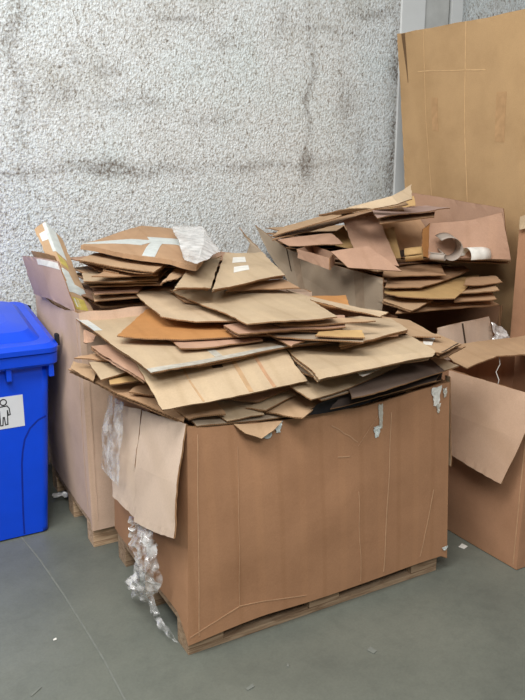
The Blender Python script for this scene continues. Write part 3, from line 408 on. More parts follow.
    {'name': 'cardboard_sheet', 'label': 'long thin board along the back edge of the corner pile', 'mat': 'tan', 'net': [[(2.204, 3.673, 1.42), (2.486, 3.47, 1.52), (2.623, 3.15, 1.6)], [(2.059, 3.574, 1.375), (2.337, 3.26, 1.5), (2.536, 2.979, 1.57)]], 'group': 'boards heaped in the corner carton', 'th': 0.005, 'warp': 1.0, 'two': 0, 'kids': [], 'cat': 'cardboard sheet', 'of': None},
    {'name': 'cardboard_sheet', 'label': 'second long board under the one along the back edge', 'mat': 'kraft', 'net': [[(2.179, 3.688, 1.385), (2.601, 3.628, 1.475), (2.886, 3.481, 1.54)], [(2.045, 3.549, 1.355), (2.409, 3.427, 1.445), (2.577, 3.057, 1.535)]], 'group': 'boards heaped in the corner carton', 'th': 0.005, 'warp': 1.0, 'two': 0, 'kids': [], 'cat': 'cardboard sheet', 'of': None},
    {'name': 'cardboard_sheet', 'label': 'curled beige sheet rising against the large upright panel', 'mat': 'beige', 'net': [[(2.012, 3.035, 1.51), (2.305, 3.101, 1.56), (2.372, 2.911, 1.61), (2.619, 3.059, 1.66)], [(2.395, 3.341, 1.5), (2.297, 2.972, 1.545), (2.33, 2.81, 1.575), (2.464, 2.865, 1.6)]], 'group': 'boards heaped in the corner carton', 'th': 0.005, 'warp': 1.0, 'two': 0, 'kids': [], 'cat': 'cardboard sheet', 'of': None},
    {'name': 'cardboard_sheet', 'label': 'small tan box flap between the curled sheet and the large panel', 'mat': 'yellow', 'net': [[(2.663, 3.3, 1.556), (2.766, 3.2, 1.591)], [(2.655, 3.27, 1.508), (2.757, 3.17, 1.543)]], 'group': 'boards heaped in the corner carton', 'th': 0.005, 'warp': 1.0, 'two': 0, 'kids': [], 'cat': 'cardboard sheet', 'of': None},
    {'name': 'cardboard_sheet', 'label': 'pinkish board with pointed end at the upper right of the corner pile', 'mat': 'rose', 'net': [[(2.421, 3.132, 1.525), (2.922, 3.28, 1.535)], [(2.268, 2.892, 1.51), (2.873, 3.022, 1.535)]], 'group': 'boards heaped in the corner carton', 'th': 0.005, 'warp': 1.0, 'two': 0, 'kids': [], 'cat': 'cardboard sheet', 'of': None},
    {'name': 'cardboard_sheet', 'label': 'thin kraft board below the pinkish pointed board', 'mat': 'kraft', 'net': [[(2.433, 3.094, 1.495), (2.846, 3.111, 1.51)], [(2.287, 2.891, 1.48), (2.729, 2.988, 1.492)]], 'group': 'boards heaped in the corner carton', 'th': 0.005, 'warp': 1.0, 'two': 0, 'kids': [], 'cat': 'cardboard sheet', 'of': None},
    {'name': 'cardboard_sheet', 'label': 'long base board under the paper curls', 'mat': 'tan', 'net': [[(2.83, 3.451, 1.262), (3.085, 3.309, 1.262), (3.221, 2.999, 1.266)], [(2.541, 3.146, 1.255), (2.835, 3.037, 1.255), (3.061, 2.734, 1.262)]], 'group': 'boards heaped in the corner carton', 'th': 0.005, 'warp': 1.0, 'two': 1, 'kids': [], 'cat': 'cardboard sheet', 'of': None},
    {'name': 'cardboard_sheet', 'label': 'dark board with a bright folded tip in the stack below the paper curls', 'mat': 'kraft', 'net': [[(2.539, 3.159, 1.215), (2.877, 3.079, 1.22)], [(2.352, 2.932, 1.205), (2.689, 2.828, 1.2)]], 'group': 'boards heaped in the corner carton', 'th': 0.005, 'warp': 1.0, 'two': 0, 'kids': [], 'cat': 'cardboard sheet', 'of': None},
    {'name': 'cardboard_sheet', 'label': 'kraft board slanting to the right, second below the paper curls', 'mat': 'kraft', 'net': [[(2.488, 3.058, 1.175), (2.751, 3.101, 1.18), (3.135, 3.168, 1.195)], [(2.292, 2.837, 1.165), (2.45, 2.748, 1.16), (3.0, 2.967, 1.185)]], 'group': 'boards heaped in the corner carton', 'th': 0.005, 'warp': 1.0, 'two': 0, 'kids': [], 'cat': 'cardboard sheet', 'of': None},
    {'name': 'cardboard_sheet', 'label': 'yellowish board, widest in the stack below the paper curls', 'mat': 'yellow', 'net': [[(2.464, 3.009, 1.145), (2.751, 2.936, 1.15), (3.067, 2.955, 1.165)], [(2.287, 2.837, 1.135), (2.298, 2.726, 1.13), (2.515, 2.573, 1.12)]], 'group': 'boards heaped in the corner carton', 'th': 0.005, 'warp': 1.0, 'two': 0, 'kids': [], 'cat': 'cardboard sheet', 'of': None},
    {'name': 'flattened_carton', 'label': 'tan carton with two pale edges low in the corner stack', 'mat': 'tan', 'net': [[(2.408, 2.979, 1.105), (2.501, 2.712, 1.1)], [(2.281, 2.835, 1.095), (2.264, 2.594, 1.085)]], 'group': 'boards heaped in the corner carton', 'th': 0.005, 'warp': 1.0, 'two': 1, 'kids': [], 'cat': 'cardboard sheet', 'of': None},
    {'name': 'cardboard_sheet', 'label': 'lowest dark board sloping up to the right in the corner stack', 'mat': 'kraft', 'net': [[(2.373, 2.812, 1.07), (2.91, 2.72, 1.075)], [(2.25, 2.693, 1.055), (2.878, 2.627, 1.06)]], 'group': 'boards heaped in the corner carton', 'th': 0.005, 'warp': 1.0, 'two': 0, 'kids': [], 'cat': 'cardboard sheet', 'of': None},
    {'name': 'cardboard_sheet', 'label': 'upper board of the fanned ends right of the yellowish board', 'mat': 'kraft', 'net': [[(2.873, 2.868, 1.172), (3.031, 2.803, 1.18)], [(2.687, 2.692, 1.16), (2.966, 2.699, 1.165)]], 'group': 'boards heaped in the corner carton', 'th': 0.005, 'warp': 1.0, 'two': 0, 'kids': [], 'cat': 'cardboard sheet', 'of': None},
    {'name': 'cardboard_sheet', 'label': 'middle board of the fanned ends right of the yellowish board', 'mat': 'tan', 'net': [[(2.79, 2.824, 1.14), (2.98, 2.766, 1.15)], [(2.621, 2.663, 1.128), (2.867, 2.624, 1.14)]], 'group': 'boards heaped in the corner carton', 'th': 0.005, 'warp': 1.0, 'two': 0, 'kids': [], 'cat': 'cardboard sheet', 'of': None},
    {'name': 'cardboard_sheet', 'label': 'bottom board of the fanned ends right of the yellowish board', 'mat': 'kraft', 'net': [[(2.691, 2.748, 1.105), (2.906, 2.706, 1.115)], [(2.573, 2.638, 1.09), (2.829, 2.598, 1.1)]], 'group': 'boards heaped in the corner carton', 'th': 0.005, 'warp': 1.0, 'two': 0, 'kids': [], 'cat': 'cardboard sheet', 'of': None},
    {'name': 'cardboard_sheet', 'label': 'torn grey-tan panel standing upright behind the open right carton', 'mat': 'flap', 'net': [[(2.528, 2.7, 0.955), (2.705, 2.7, 0.969), (2.902, 2.71, 0.98)], [(2.557, 2.7, 0.836), (2.748, 2.7, 0.813), (2.966, 2.71, 0.791)], [(2.56, 2.7, 0.012), (2.76, 2.7, 0.012), (2.96, 2.705, 0.012)]], 'group': 'boards heaped in the corner carton', 'th': 0.005, 'warp': 0.4, 'two': 0, 'kids': [('torn_line', 'ink', (0.02, 0.5, 0.47, 0.5))], 'cat': 'cardboard sheet', 'of': None},
    {'name': 'cardboard_sheet', 'label': 'wide brown sheet sagging across the back of the open right carton', 'mat': 'tan', 'net': [[(2.48, 2.633, 0.87), (2.621, 2.558, 0.895), (2.94, 2.514, 0.91), (3.032, 2.491, 0.915)], [(2.39, 2.433, 0.86), (2.542, 2.412, 0.875), (2.81, 2.379, 0.895), (2.922, 2.366, 0.9)], [(2.384, 2.335, 0.845), (2.569, 2.331, 0.88), (2.726, 2.286, 0.885), (2.854, 2.283, 0.885)]], 'group': None, 'th': 0.006, 'warp': 1.0, 'two': 0, 'kids': [], 'cat': 'cardboard sheet', 'of': None},
    {'name': 'cardboard_sheet', 'label': 'huge flat kraft panel standing upright against the concrete pillar', 'mat': 'panel', 'net': [[(3.2, 3.945, 2.601), (3.2, 3.632, 2.581), (3.2, 2.7, 2.545)], [(3.2, 3.857, 2.059), (3.2, 3.57, 2.042), (3.2, 2.7, 1.9)], [(3.2, 3.796, 1.626), (3.2, 3.4, 1.2), (3.2, 2.7, 1.2)], [(3.19, 3.79, 0.012), (3.19, 3.4, 0.012), (3.19, 2.7, 0.012)]], 'group': None, 'th': 0.008, 'warp': 1.2, 'two': 0, 'kids': [('slit', 'slit', (0.002, 0.19, 0.07, 0.125, 0.22, 0.9)), ('score_line', 'score', (0.0, 0.62, 0.4, 0.406)), ('score_line', 'score', (0.0, 0.62, 0.66, 0.664)), ('score_line', 'score', (0.153, 0.157, 0.3, 0.75)), ('faded_stripe', 'faint', (0.22, 0.36, 0.8, 0.84)), ('faded_stripe', 'faint', (0.25, 0.36, 0.5, 0.53))], 'cat': 'cardboard panel', 'of': None},
    {'name': 'cardboard_sheet', 'label': 'plain board buried in the middle of the front pile, only its edges showing', 'mat': 'pink', 'net': [[(1.021, 2.888, 0.922), (1.935, 2.919, 0.925)], [(1.033, 2.52, 0.928), (1.948, 2.551, 0.926)]], 'group': 'boards inside the front pile', 'th': 0.005, 'warp': 1.0, 'two': 0, 'kids': [], 'cat': 'cardboard sheet', 'of': None},
    {'name': 'cardboard_sheet', 'label': 'plain board buried in the middle of the front pile, only its edges showing', 'mat': 'pink', 'net': [[(0.979, 2.818, 0.953), (1.824, 2.913, 0.956)], [(1.019, 2.461, 0.954), (1.864, 2.556, 0.953)]], 'group': 'boards inside the front pile', 'th': 0.005, 'warp': 1.0, 'two': 0, 'kids': [], 'cat': 'cardboard sheet', 'of': None},
    {'name': 'cardboard_sheet', 'label': 'plain board buried in the middle of the front pile, only its edges showing', 'mat': 'tan', 'net': [[(1.015, 2.854, 0.983), (1.845, 2.939, 0.982)], [(1.052, 2.493, 0.987), (1.883, 2.579, 0.983)]], 'group': 'boards inside the front pile', 'th': 0.005, 'warp': 1.0, 'two': 0, 'kids': [], 'cat': 'cardboard sheet', 'of': None},
    {'name': 'cardboard_sheet', 'label': 'plain board buried in the middle of the front pile, only its edges showing', 'mat': 'pink', 'net': [[(1.097, 2.95, 1.017), (1.949, 2.882, 1.016)], [(1.067, 2.573, 1.013), (1.919, 2.505, 1.018)]], 'group': 'boards inside the front pile', 'th': 0.005, 'warp': 1.0, 'two': 0, 'kids': [], 'cat': 'cardboard sheet', 'of': None},
    {'name': 'cardboard_sheet', 'label': 'plain board buried in the middle of the front pile, only its edges showing', 'mat': 'kraft', 'net': [[(1.108, 2.89, 1.039), (1.935, 2.819, 1.039)], [(1.078, 2.537, 1.042), (1.905, 2.467, 1.041)]], 'group': 'boards inside the front pile', 'th': 0.005, 'warp': 1.0, 'two': 0, 'kids': [], 'cat': 'cardboard sheet', 'of': None},
    {'name': 'cardboard_sheet', 'label': 'plain board buried in the middle of the front pile, only its edges showing', 'mat': 'pink', 'net': [[(1.046, 2.809, 1.064), (1.906, 2.832, 1.065)], [(1.055, 2.461, 1.066), (1.916, 2.484, 1.062)]], 'group': 'boards inside the front pile', 'th': 0.005, 'warp': 1.0, 'two': 0, 'kids': [], 'cat': 'cardboard sheet', 'of': None},
    {'name': 'cardboard_sheet', 'label': 'plain board buried low in the front pile under the sheets of its front', 'mat': 'tan', 'net': [[(0.909, 2.722, 0.789), (1.885, 2.853, 0.79)], [(0.979, 2.197, 0.787), (1.955, 2.328, 0.787)]], 'group': 'boards inside the front pile', 'th': 0.005, 'warp': 1.0, 'two': 0, 'kids': [], 'cat': 'cardboard sheet', 'of': None},
    {'name': 'cardboard_sheet', 'label': 'plain board buried low in the front pile under the sheets of its front', 'mat': 'tan', 'net': [[(1.066, 2.809, 0.814), (2.038, 2.722, 0.814)], [(1.013, 2.217, 0.815), (1.985, 2.13, 0.817)]], 'group': 'boards inside the front pile', 'th': 0.005, 'warp': 1.0, 'two': 0, 'kids': [], 'cat': 'cardboard sheet', 'of': None},
    {'name': 'cardboard_sheet', 'label': 'plain board buried low in the front pile under the sheets of its front', 'mat': 'kraft', 'net': [[(1.044, 2.847, 0.838), (2.024, 2.739, 0.84)], [(0.986, 2.32, 0.839), (1.966, 2.212, 0.838)]], 'group': 'boards inside the front pile', 'th': 0.005, 'warp': 1.0, 'two': 0, 'kids': [], 'cat': 'cardboard sheet', 'of': None},
    {'name': 'cardboard_sheet', 'label': 'plain board buried in the rear left pile, only its edges showing', 'mat': 'kraft', 'net': [[(0.973, 3.767, 1.126), (1.766, 3.717, 1.126)], [(0.939, 3.218, 1.124), (1.731, 3.168, 1.125)]], 'group': 'boards inside the rear left pile', 'th': 0.005, 'warp': 1.0, 'two': 0, 'kids': [], 'cat': 'cardboard sheet', 'of': None},
    {'name': 'cardboard_sheet', 'label': 'plain board buried in the rear left pile, only its edges showing', 'mat': 'pink', 'net': [[(0.892, 3.748, 1.151), (1.705, 3.798, 1.152)], [(0.925, 3.218, 1.15), (1.737, 3.268, 1.15)]], 'group': 'boards inside the rear left pile', 'th': 0.005, 'warp': 1.0, 'two': 0, 'kids': [], 'cat': 'cardboard sheet', 'of': None},
    {'name': 'cardboard_sheet', 'label': 'plain board buried in the rear left pile, only its edges showing', 'mat': 'kraft', 'net': [[(1.015, 3.803, 1.188), (1.788, 3.706, 1.185)], [(0.942, 3.219, 1.183), (1.715, 3.122, 1.187)]], 'group': 'boards inside the rear left pile', 'th': 0.005, 'warp': 1.0, 'two': 0, 'kids': [], 'cat': 'cardboard sheet', 'of': None},
    {'name': 'cardboard_sheet', 'label': 'plain board buried in the rear left pile, only its edges showing', 'mat': 'kraft', 'net': [[(0.956, 3.778, 1.215), (1.698, 3.76, 1.218)], [(0.942, 3.22, 1.217), (1.685, 3.202, 1.218)]], 'group': 'boards inside the rear left pile', 'th': 0.005, 'warp': 1.0, 'two': 0, 'kids': [], 'cat': 'cardboard sheet', 'of': None},
    {'name': 'cardboard_sheet', 'label': 'plain board buried in the rear left pile, only its edges showing', 'mat': 'tan', 'net': [[(0.954, 3.798, 1.245), (1.731, 3.788, 1.241)], [(0.947, 3.249, 1.245), (1.724, 3.239, 1.243)]], 'group': 'boards inside the rear left pile', 'th': 0.005, 'warp': 1.0, 'two': 0, 'kids': [], 'cat': 'cardboard sheet', 'of': None},
    {'name': 'cardboard_sheet', 'label': 'plain board buried in the rear left pile, only its edges showing', 'mat': 'pink', 'net': [[(1.017, 3.844, 1.277), (1.766, 3.776, 1.277)], [(0.966, 3.283, 1.274), (1.716, 3.215, 1.277)]], 'group': 'boards inside the rear left pile', 'th': 0.005, 'warp': 1.0, 'two': 0, 'kids': [], 'cat': 'cardboard sheet', 'of': None},
    {'name': 'cardboard_sheet', 'label': 'plain board buried in the rear left pile, only its edges showing', 'mat': 'pink', 'net': [[(0.931, 3.759, 1.301), (1.729, 3.82, 1.302)], [(0.974, 3.206, 1.299), (1.772, 3.268, 1.303)]], 'group': 'boards inside the rear left pile', 'th': 0.005, 'warp': 1.0, 'two': 0, 'kids': [], 'cat': 'cardboard sheet', 'of': None},
    {'name': 'cardboard_sheet', 'label': 'plain board buried in the corner pile, only its edges showing', 'mat': 'tan', 'net': [[(2.466, 3.91, 1.03), (2.998, 3.942, 1.029)], [(2.517, 3.076, 1.031), (3.048, 3.108, 1.03)]], 'group': 'boards inside the corner pile', 'th': 0.005, 'warp': 1.0, 'two': 0, 'kids': [], 'cat': 'cardboard sheet', 'of': None},
    {'name': 'cardboard_sheet', 'label': 'plain board buried in the corner pile, only its edges showing', 'mat': 'pink', 'net': [[(2.433, 3.936, 1.063), (2.973, 3.984, 1.059)], [(2.505, 3.126, 1.063), (3.045, 3.174, 1.058)]], 'group': 'boards inside the corner pile', 'th': 0.005, 'warp': 1.0, 'two': 0, 'kids': [], 'cat': 'cardboard sheet', 'of': None},
    {'name': 'cardboard_sheet', 'label': 'plain board buried in the corner pile, only its edges showing', 'mat': 'kraft', 'net': [[(2.419, 3.863, 1.088), (2.957, 3.918, 1.089)], [(2.497, 3.104, 1.092), (3.035, 3.16, 1.089)]], 'group': 'boards inside the corner pile', 'th': 0.005, 'warp': 1.0, 'two': 0, 'kids': [], 'cat': 'cardboard sheet', 'of': None},
    {'name': 'cardboard_sheet', 'label': 'plain board buried in the corner pile, only its edges showing', 'mat': 'pink', 'net': [[(2.513, 3.968, 1.121), (3.067, 3.903, 1.12)], [(2.414, 3.131, 1.121), (2.968, 3.065, 1.122)]], 'group': 'boards inside the corner pile', 'th': 0.005, 'warp': 1.0, 'two': 0, 'kids': [], 'cat': 'cardboard sheet', 'of': None},
    {'name': 'cardboard_sheet', 'label': 'plain board buried in the corner pile, only its edges showing', 'mat': 'pink', 'net': [[(2.463, 3.864, 1.148), (2.993, 3.884, 1.152)], [(2.493, 3.071, 1.148), (3.024, 3.092, 1.151)]], 'group': 'boards inside the corner pile', 'th': 0.005, 'warp': 1.0, 'two': 0, 'kids': [], 'cat': 'cardboard sheet', 'of': None},
    {'name': 'cardboard_sheet', 'label': 'plain board buried in the corner pile, only its edges showing', 'mat': 'kraft', 'net': [[(2.423, 3.829, 1.18), (2.991, 3.907, 1.18)], [(2.526, 3.076, 1.179), (3.095, 3.154, 1.179)]], 'group': 'boards inside the corner pile', 'th': 0.005, 'warp': 1.0, 'two': 0, 'kids': [], 'cat': 'cardboard sheet', 'of': None},
    {'name': 'cardboard_sheet', 'label': 'plain board buried in the corner pile, only its edges showing', 'mat': 'tan', 'net': [[(2.405, 3.875, 1.209), (2.968, 3.901, 1.209)], [(2.441, 3.09, 1.209), (3.004, 3.116, 1.208)]], 'group': 'boards inside the corner pile', 'th': 0.005, 'warp': 1.0, 'two': 0, 'kids': [], 'cat': 'cardboard sheet', 'of': None},
    {'name': 'cardboard_sheet', 'label': 'plain board buried in the corner pile, only its edges showing', 'mat': 'pink', 'net': [[(2.41, 3.83, 1.235), (2.965, 3.882, 1.238)], [(2.48, 3.076, 1.234), (3.035, 3.127, 1.234)]], 'group': 'boards inside the corner pile', 'th': 0.005, 'warp': 1.0, 'two': 0, 'kids': [], 'cat': 'cardboard sheet', 'of': None},
    {'name': 'cardboard_sheet', 'label': 'plain board buried at the back of the corner pile under the long rising boards', 'mat': 'kraft', 'net': [[(2.317, 4.105, 1.256), (3.047, 4.029, 1.255)], [(2.272, 3.676, 1.258), (3.002, 3.6, 1.258)]], 'group': 'boards inside the corner pile back', 'th': 0.005, 'warp': 1.0, 'two': 0, 'kids': [], 'cat': 'cardboard sheet', 'of': None},
    {'name': 'cardboard_sheet', 'label': 'plain board buried at the back of the corner pile under the long rising boards', 'mat': 'dark', 'net': [[(2.303, 4.06, 1.282), (2.996, 4.082, 1.28)], [(2.316, 3.65, 1.279), (3.009, 3.671, 1.282)]], 'group': 'boards inside the corner pile back', 'th': 0.005, 'warp': 1.0, 'two': 0, 'kids': [], 'cat': 'cardboard sheet', 'of': None},  # this and the next board are coloured dark for shade at the back
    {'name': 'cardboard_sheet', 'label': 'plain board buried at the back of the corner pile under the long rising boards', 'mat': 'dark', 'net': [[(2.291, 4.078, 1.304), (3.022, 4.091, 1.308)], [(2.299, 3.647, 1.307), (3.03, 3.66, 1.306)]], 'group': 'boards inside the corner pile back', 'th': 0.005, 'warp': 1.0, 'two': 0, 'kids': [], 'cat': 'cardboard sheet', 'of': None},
    {'name': 'cardboard_sheet', 'label': 'plain board buried at the back of the corner pile under the long rising boards', 'mat': 'tan', 'net': [[(2.346, 4.085, 1.33), (3.07, 4.036, 1.329)], [(2.318, 3.663, 1.33), (3.041, 3.615, 1.328)]], 'group': 'boards inside the corner pile back', 'th': 0.005, 'warp': 1.0, 'two': 0, 'kids': [], 'cat': 'cardboard sheet', 'of': None},
    {'name': 'cardboard_sheet', 'label': 'plain board buried at the back of the corner pile under the long rising boards', 'mat': 'kraft', 'net': [[(2.278, 4.054, 1.355), (3.03, 4.08, 1.355)], [(2.293, 3.604, 1.353), (3.046, 3.629, 1.355)]], 'group': 'boards inside the corner pile back', 'th': 0.005, 'warp': 1.0, 'two': 0, 'kids': [], 'cat': 'cardboard sheet', 'of': None},
    {'name': 'cardboard_sheet', 'label': 'plain board buried at the back of the corner pile under the long rising boards', 'mat': 'tan', 'net': [[(2.32, 4.121, 1.381), (3.063, 4.024, 1.38)], [(2.266, 3.704, 1.381), (3.008, 3.607, 1.381)]], 'group': 'boards inside the corner pile back', 'th': 0.005, 'warp': 1.0, 'two': 0, 'kids': [], 'cat': 'cardboard sheet', 'of': None},
    {'name': 'cardboard_sheet', 'label': 'plain kraft board leaning in the dark gap behind the narrow tan panel', 'mat': 'kraft', 'net': [[(2.58, 3.62, 1.47), (3.08, 3.58, 1.52)], [(2.6, 3.3, 1.262), (3.06, 3.28, 1.272)]], 'group': 'boards heaped in the corner carton', 'th': 0.005, 'warp': 1.0, 'two': 0, 'kids': [], 'cat': 'cardboard sheet', 'of': None},
    {'name': 'cardboard_sheet', 'label': 'board coloured dark as shade, lying flat behind the narrow tan panel in the corner pile', 'mat': 'dark', 'net': [[(2.6, 3.24, 1.285), (3.05, 3.25, 1.29)], [(2.62, 3.1, 1.265), (3.0, 3.08, 1.272)]], 'group': 'boards heaped in the corner carton', 'th': 0.005, 'warp': 1.0, 'two': 0, 'kids': [], 'cat': 'cardboard sheet', 'of': None},  # dark colour stands for the black of the gap
]
TRAY = [('near_wall', 'pink', [[(2.72, 3.007, 1.454), (2.867, 2.861, 1.479), (2.95, 2.721, 1.525)], [(2.692, 2.977, 1.28), (2.856, 2.831, 1.28), (3.011, 2.691, 1.28)]]), ('rear_wall', 'pink', [[(3.1, 3.646, 1.605), (3.09, 3.255, 1.573), (3.03, 2.789, 1.536)], [(3.1, 3.636, 1.461), (3.09, 3.242, 1.422), (3.03, 2.752, 1.374)], [(3.1, 3.646, 1.3), (3.09, 3.255, 1.29), (3.03, 2.789, 1.29)]]), ('end_flap', 'orange', [[(2.664, 2.997, 1.43), (2.72, 3.007, 1.454)], [(2.624, 2.957, 1.291), (2.692, 2.977, 1.28)]])]
CURLS = [{'name': 'paper_curl', 'label': 'grey paper strip curled into an open loop on the corner pile', 'mat': 'greypaper', 'centre': (2.721, 2.86, 1.328), 'axis': (0.45, 0.88, 0.12), 'r0': 0.085, 'r1': 0.034, 'turns': -0.82, 'length': 0.13, 'tilt': 0.02, 'start': 2.3}, {'name': 'paper_curl', 'label': 'white paper strip curled into an arch right of the grey loop', 'mat': 'paper', 'centre': (2.865, 2.8, 1.292), 'axis': (0.97, -0.1, 0), 'r0': 0.046, 'r1': 0.05, 'turns': 0.55, 'length': 0.13, 'tilt': 0.0, 'start': -0.3}, {'name': 'paper_curl', 'label': 'small grey paper curl inside the bigger grey loop', 'mat': 'greypaper', 'centre': (2.628, 2.84, 1.298), 'axis': (0.4, -0.9, 0), 'r0': 0.022, 'r1': 0.016, 'turns': 1.2, 'length': 0.08, 'tilt': 0.01, 'start': 1.0}, {'name': 'cardboard_tube', 'label': 'short tan cardboard tube beside the paper curls', 'mat': 'yellow', 'centre': (2.55, 2.93, 1.308), 'axis': (0.7, -0.7, 0.15), 'r0': 0.036, 'r1': 0.035, 'turns': 0.97, 'length': 0.09, 'tilt': 0.0, 'start': 0}]
INSERT = ((2.057, 3.3, 1.276), [('carton_wall', [[(2.057, 3.3, 1.326), (2.086, 3.03, 1.303)], [(2.057, 3.29, 1.279), (2.081, 3.02, 1.243)]]), ('carton_wall', [[(2.057, 3.3, 1.326), (2.204, 3.38, 1.334)], [(2.064, 3.29, 1.278), (2.219, 3.38, 1.266)]]), ('carton_wall', [[(2.204, 3.38, 1.334), (2.173, 3.12, 1.315)], [(2.219, 3.38, 1.266), (2.175, 3.12, 1.252)]]), ('carton_wall', [[(2.086, 3.03, 1.303), (2.173, 3.12, 1.315)], [(2.081, 3.02, 1.243), (2.175, 3.12, 1.252)]])])
FILMS = [('plastic_film', 'crumpled clear plastic film bunched up below the hanging side flap', [[(0.835, 2.625, 0.323), (0.83, 2.411, 0.43), (0.84, 2.322, 0.427)], [(0.8, 2.49, 0.303), (0.79, 2.262, 0.416), (0.82, 2.233, 0.39)], [(0.8, 2.466, 0.215), (0.78, 2.255, 0.33), (0.82, 2.242, 0.292)], [(0.8, 2.565, 0.109), (0.77, 2.29, 0.245), (0.82, 2.279, 0.223)], [(0.82, 2.559, 0.033), (0.8, 2.364, 0.122), (0.83, 2.357, 0.125)]], 'film', 0.034, 16, 3.0), ('plastic_film', 'thin tail of clear film trailing from the bunched film to the floor', [[(0.83, 2.424, 0.114), (0.845, 2.374, 0.137)], [(0.82, 2.357, 0.076), (0.84, 2.314, 0.078)], [(0.835, 2.294, 0.04), (0.845, 2.215, 0.076)], [(0.84, 2.185, 0.054), (0.85, 2.152, 0.059)]], 'veil', 0.01, 22, 5.0, (26, 6)), ('plastic_film', 'clear film strip hanging at the rear edge of the side flaps', [[(0.862, 2.914, 0.798), (0.862, 2.686, 0.823)], [(0.815, 2.842, 0.666), (0.815, 2.587, 0.706)], [(0.8, 2.852, 0.493), (0.795, 2.605, 0.509)]], 'matt_film', 0.007, 10, 8.0, (30, 8)), ('plastic_film', 'whitish crumpled film beside the torn upright panel at the right', [[(2.88, 2.68, 0.955), (2.97, 2.67, 0.92)], [(2.892, 2.67, 0.885), (3.001, 2.66, 0.88)], [(2.902, 2.66, 0.831), (3.026, 2.65, 0.835)]], 'haze', 0.018, 20, 11.0, (20, 14)), ('plastic_film', 'scrap of white film on the floor between the bin and the pallet', [[(0.75, 3.642, 0.06), (0.828, 3.656, 0.06)], [(0.758, 3.64, 0.03), (0.826, 3.616, 0.03)]], 'haze', 0.02, 20, 14.0, (14, 12))]
SCRAPS = [('square white paper scrap on the floor before the open right carton', (2.339, 2.236), (0.035, 0.03), 'paper', 0.3), ('pale round fleck on the floor in front of the pallet', (1.49, 1.834), (0.022, 0.03), 'joint', 0.3), ('long thin white sliver on the floor near the bottom left', (0.354, 2.22), (0.05, 0.008), 'joint', 0.6), ('small pale chip on the floor under the front pallet edge', (1.002, 1.88), (0.03, 0.012), 'joint', 0.2), ('tiny pale crumb on the floor beside the floor joint', (0.479, 2.473), (0.012, 0.008), 'paper', 0), ('small pale crumb on the floor centre in front of the pallet', (1.175, 1.914), (0.014, 0.008), 'joint', 0.9)]
JOINT = [(0.524, 3.407), (0.561, 3.094), (0.587, 2.731), (0.599, 2.476), (0.607, 2.269), (0.607, 2.023), (0.603, 1.788)]
WORLD_LIGHT = 0.17
EXPOSURE = 0.02
STRIP = [(2.614, 2.36, 0.873), (2.614, 2.35, 0.835), (2.597, 2.355, 0.797), (2.605, 2.34, 0.76), (2.601, 2.345, 0.719)]
LAMPS = [('unseen_lamp', (-1.0, 0.6, 5.2), (1.2, 2.6, 0.8), 3.0, 1.2, 222, (1, 0.985, 0.965)), ('unseen_lamp', (-0.2, -2.2, 4.6), (1.5, 2.6, 0.8), 3.0, 1.2, 178, (1, 0.985, 0.965)), ('unseen_lamp', (-3.5, 1.8, 5.0), (0.8, 3.6, 1.2), 3.0, 1.2, 118, (1, 0.985, 0.97))]  # lamps out of view; the second is a fill added for front faces
# ------------------------------------------------------------------ the loose boards
EDGE = 1
for k, s in enumerate(SHEETS):
    f, na, nb = netfun(s['net'], s['warp'], seed=k*3.7)
    pts = grid(f, na, nb)
    flat, _, _ = netfun(s['net'], s['warp'], seed=k*3.7, jag=0)
    a = Vector(s['net'][0][0]); b = Vector(s['net'][0][-1]); c = Vector(s['net'][-1][0])
    up = (b-a).cross(c-a).normalized()
    if up.dot(Vector((-.25, -.5, .8))) < 0: up.negate()
    bm, _ = slab(pts, s['th'], normal_dir=up, edge_slot=0 if s['th'] > .01 else 1)
    if s['of']:
        par = [q for q in bpy.data.objects if q.get('label') == s['of']][0]
        o = link(s['name'], bm, [s['mat'], 'edge'], par); o['label'] = s['label']
    elif s['two']:
        # a folded carton: two plies, the lower one set back a little
        allp = [p for r in pts for p in r]
        o = empty(s['name'], sum(allp, Vector())/len(allp), s['label'], s['cat'], s['group'])
        link('upper_panel', bm, [s['mat'], 'edge'], o)
        rnd = random.Random(k)
        sh = [rnd.uniform(.004, .014) for _ in range(2)]
        low = [[p - up*(.011+.004*math.sin(3*i/len(pts)+j*.3)) for j, p in enumerate(r)] for i, r in enumerate(pts)]
        cen = sum(allp, Vector())/len(allp)
        low = [[p + (cen-p)*.02 + Vector((sh[0]-.008, sh[1], 0)) for p in r] for r in low]
        bm2, _ = slab(low, .0045, normal_dir=up)
        link('lower_panel', bm2, [s['mat'], 'edge'], o)
    else:
        o = link(s['name'], bm, [s['mat'], 'edge'])
        tag(o, s['label'], s['cat'], s['group'])
    for nm, mat, r in s['kids']:
        patch_on(flat, r, nm, mat, o, up)

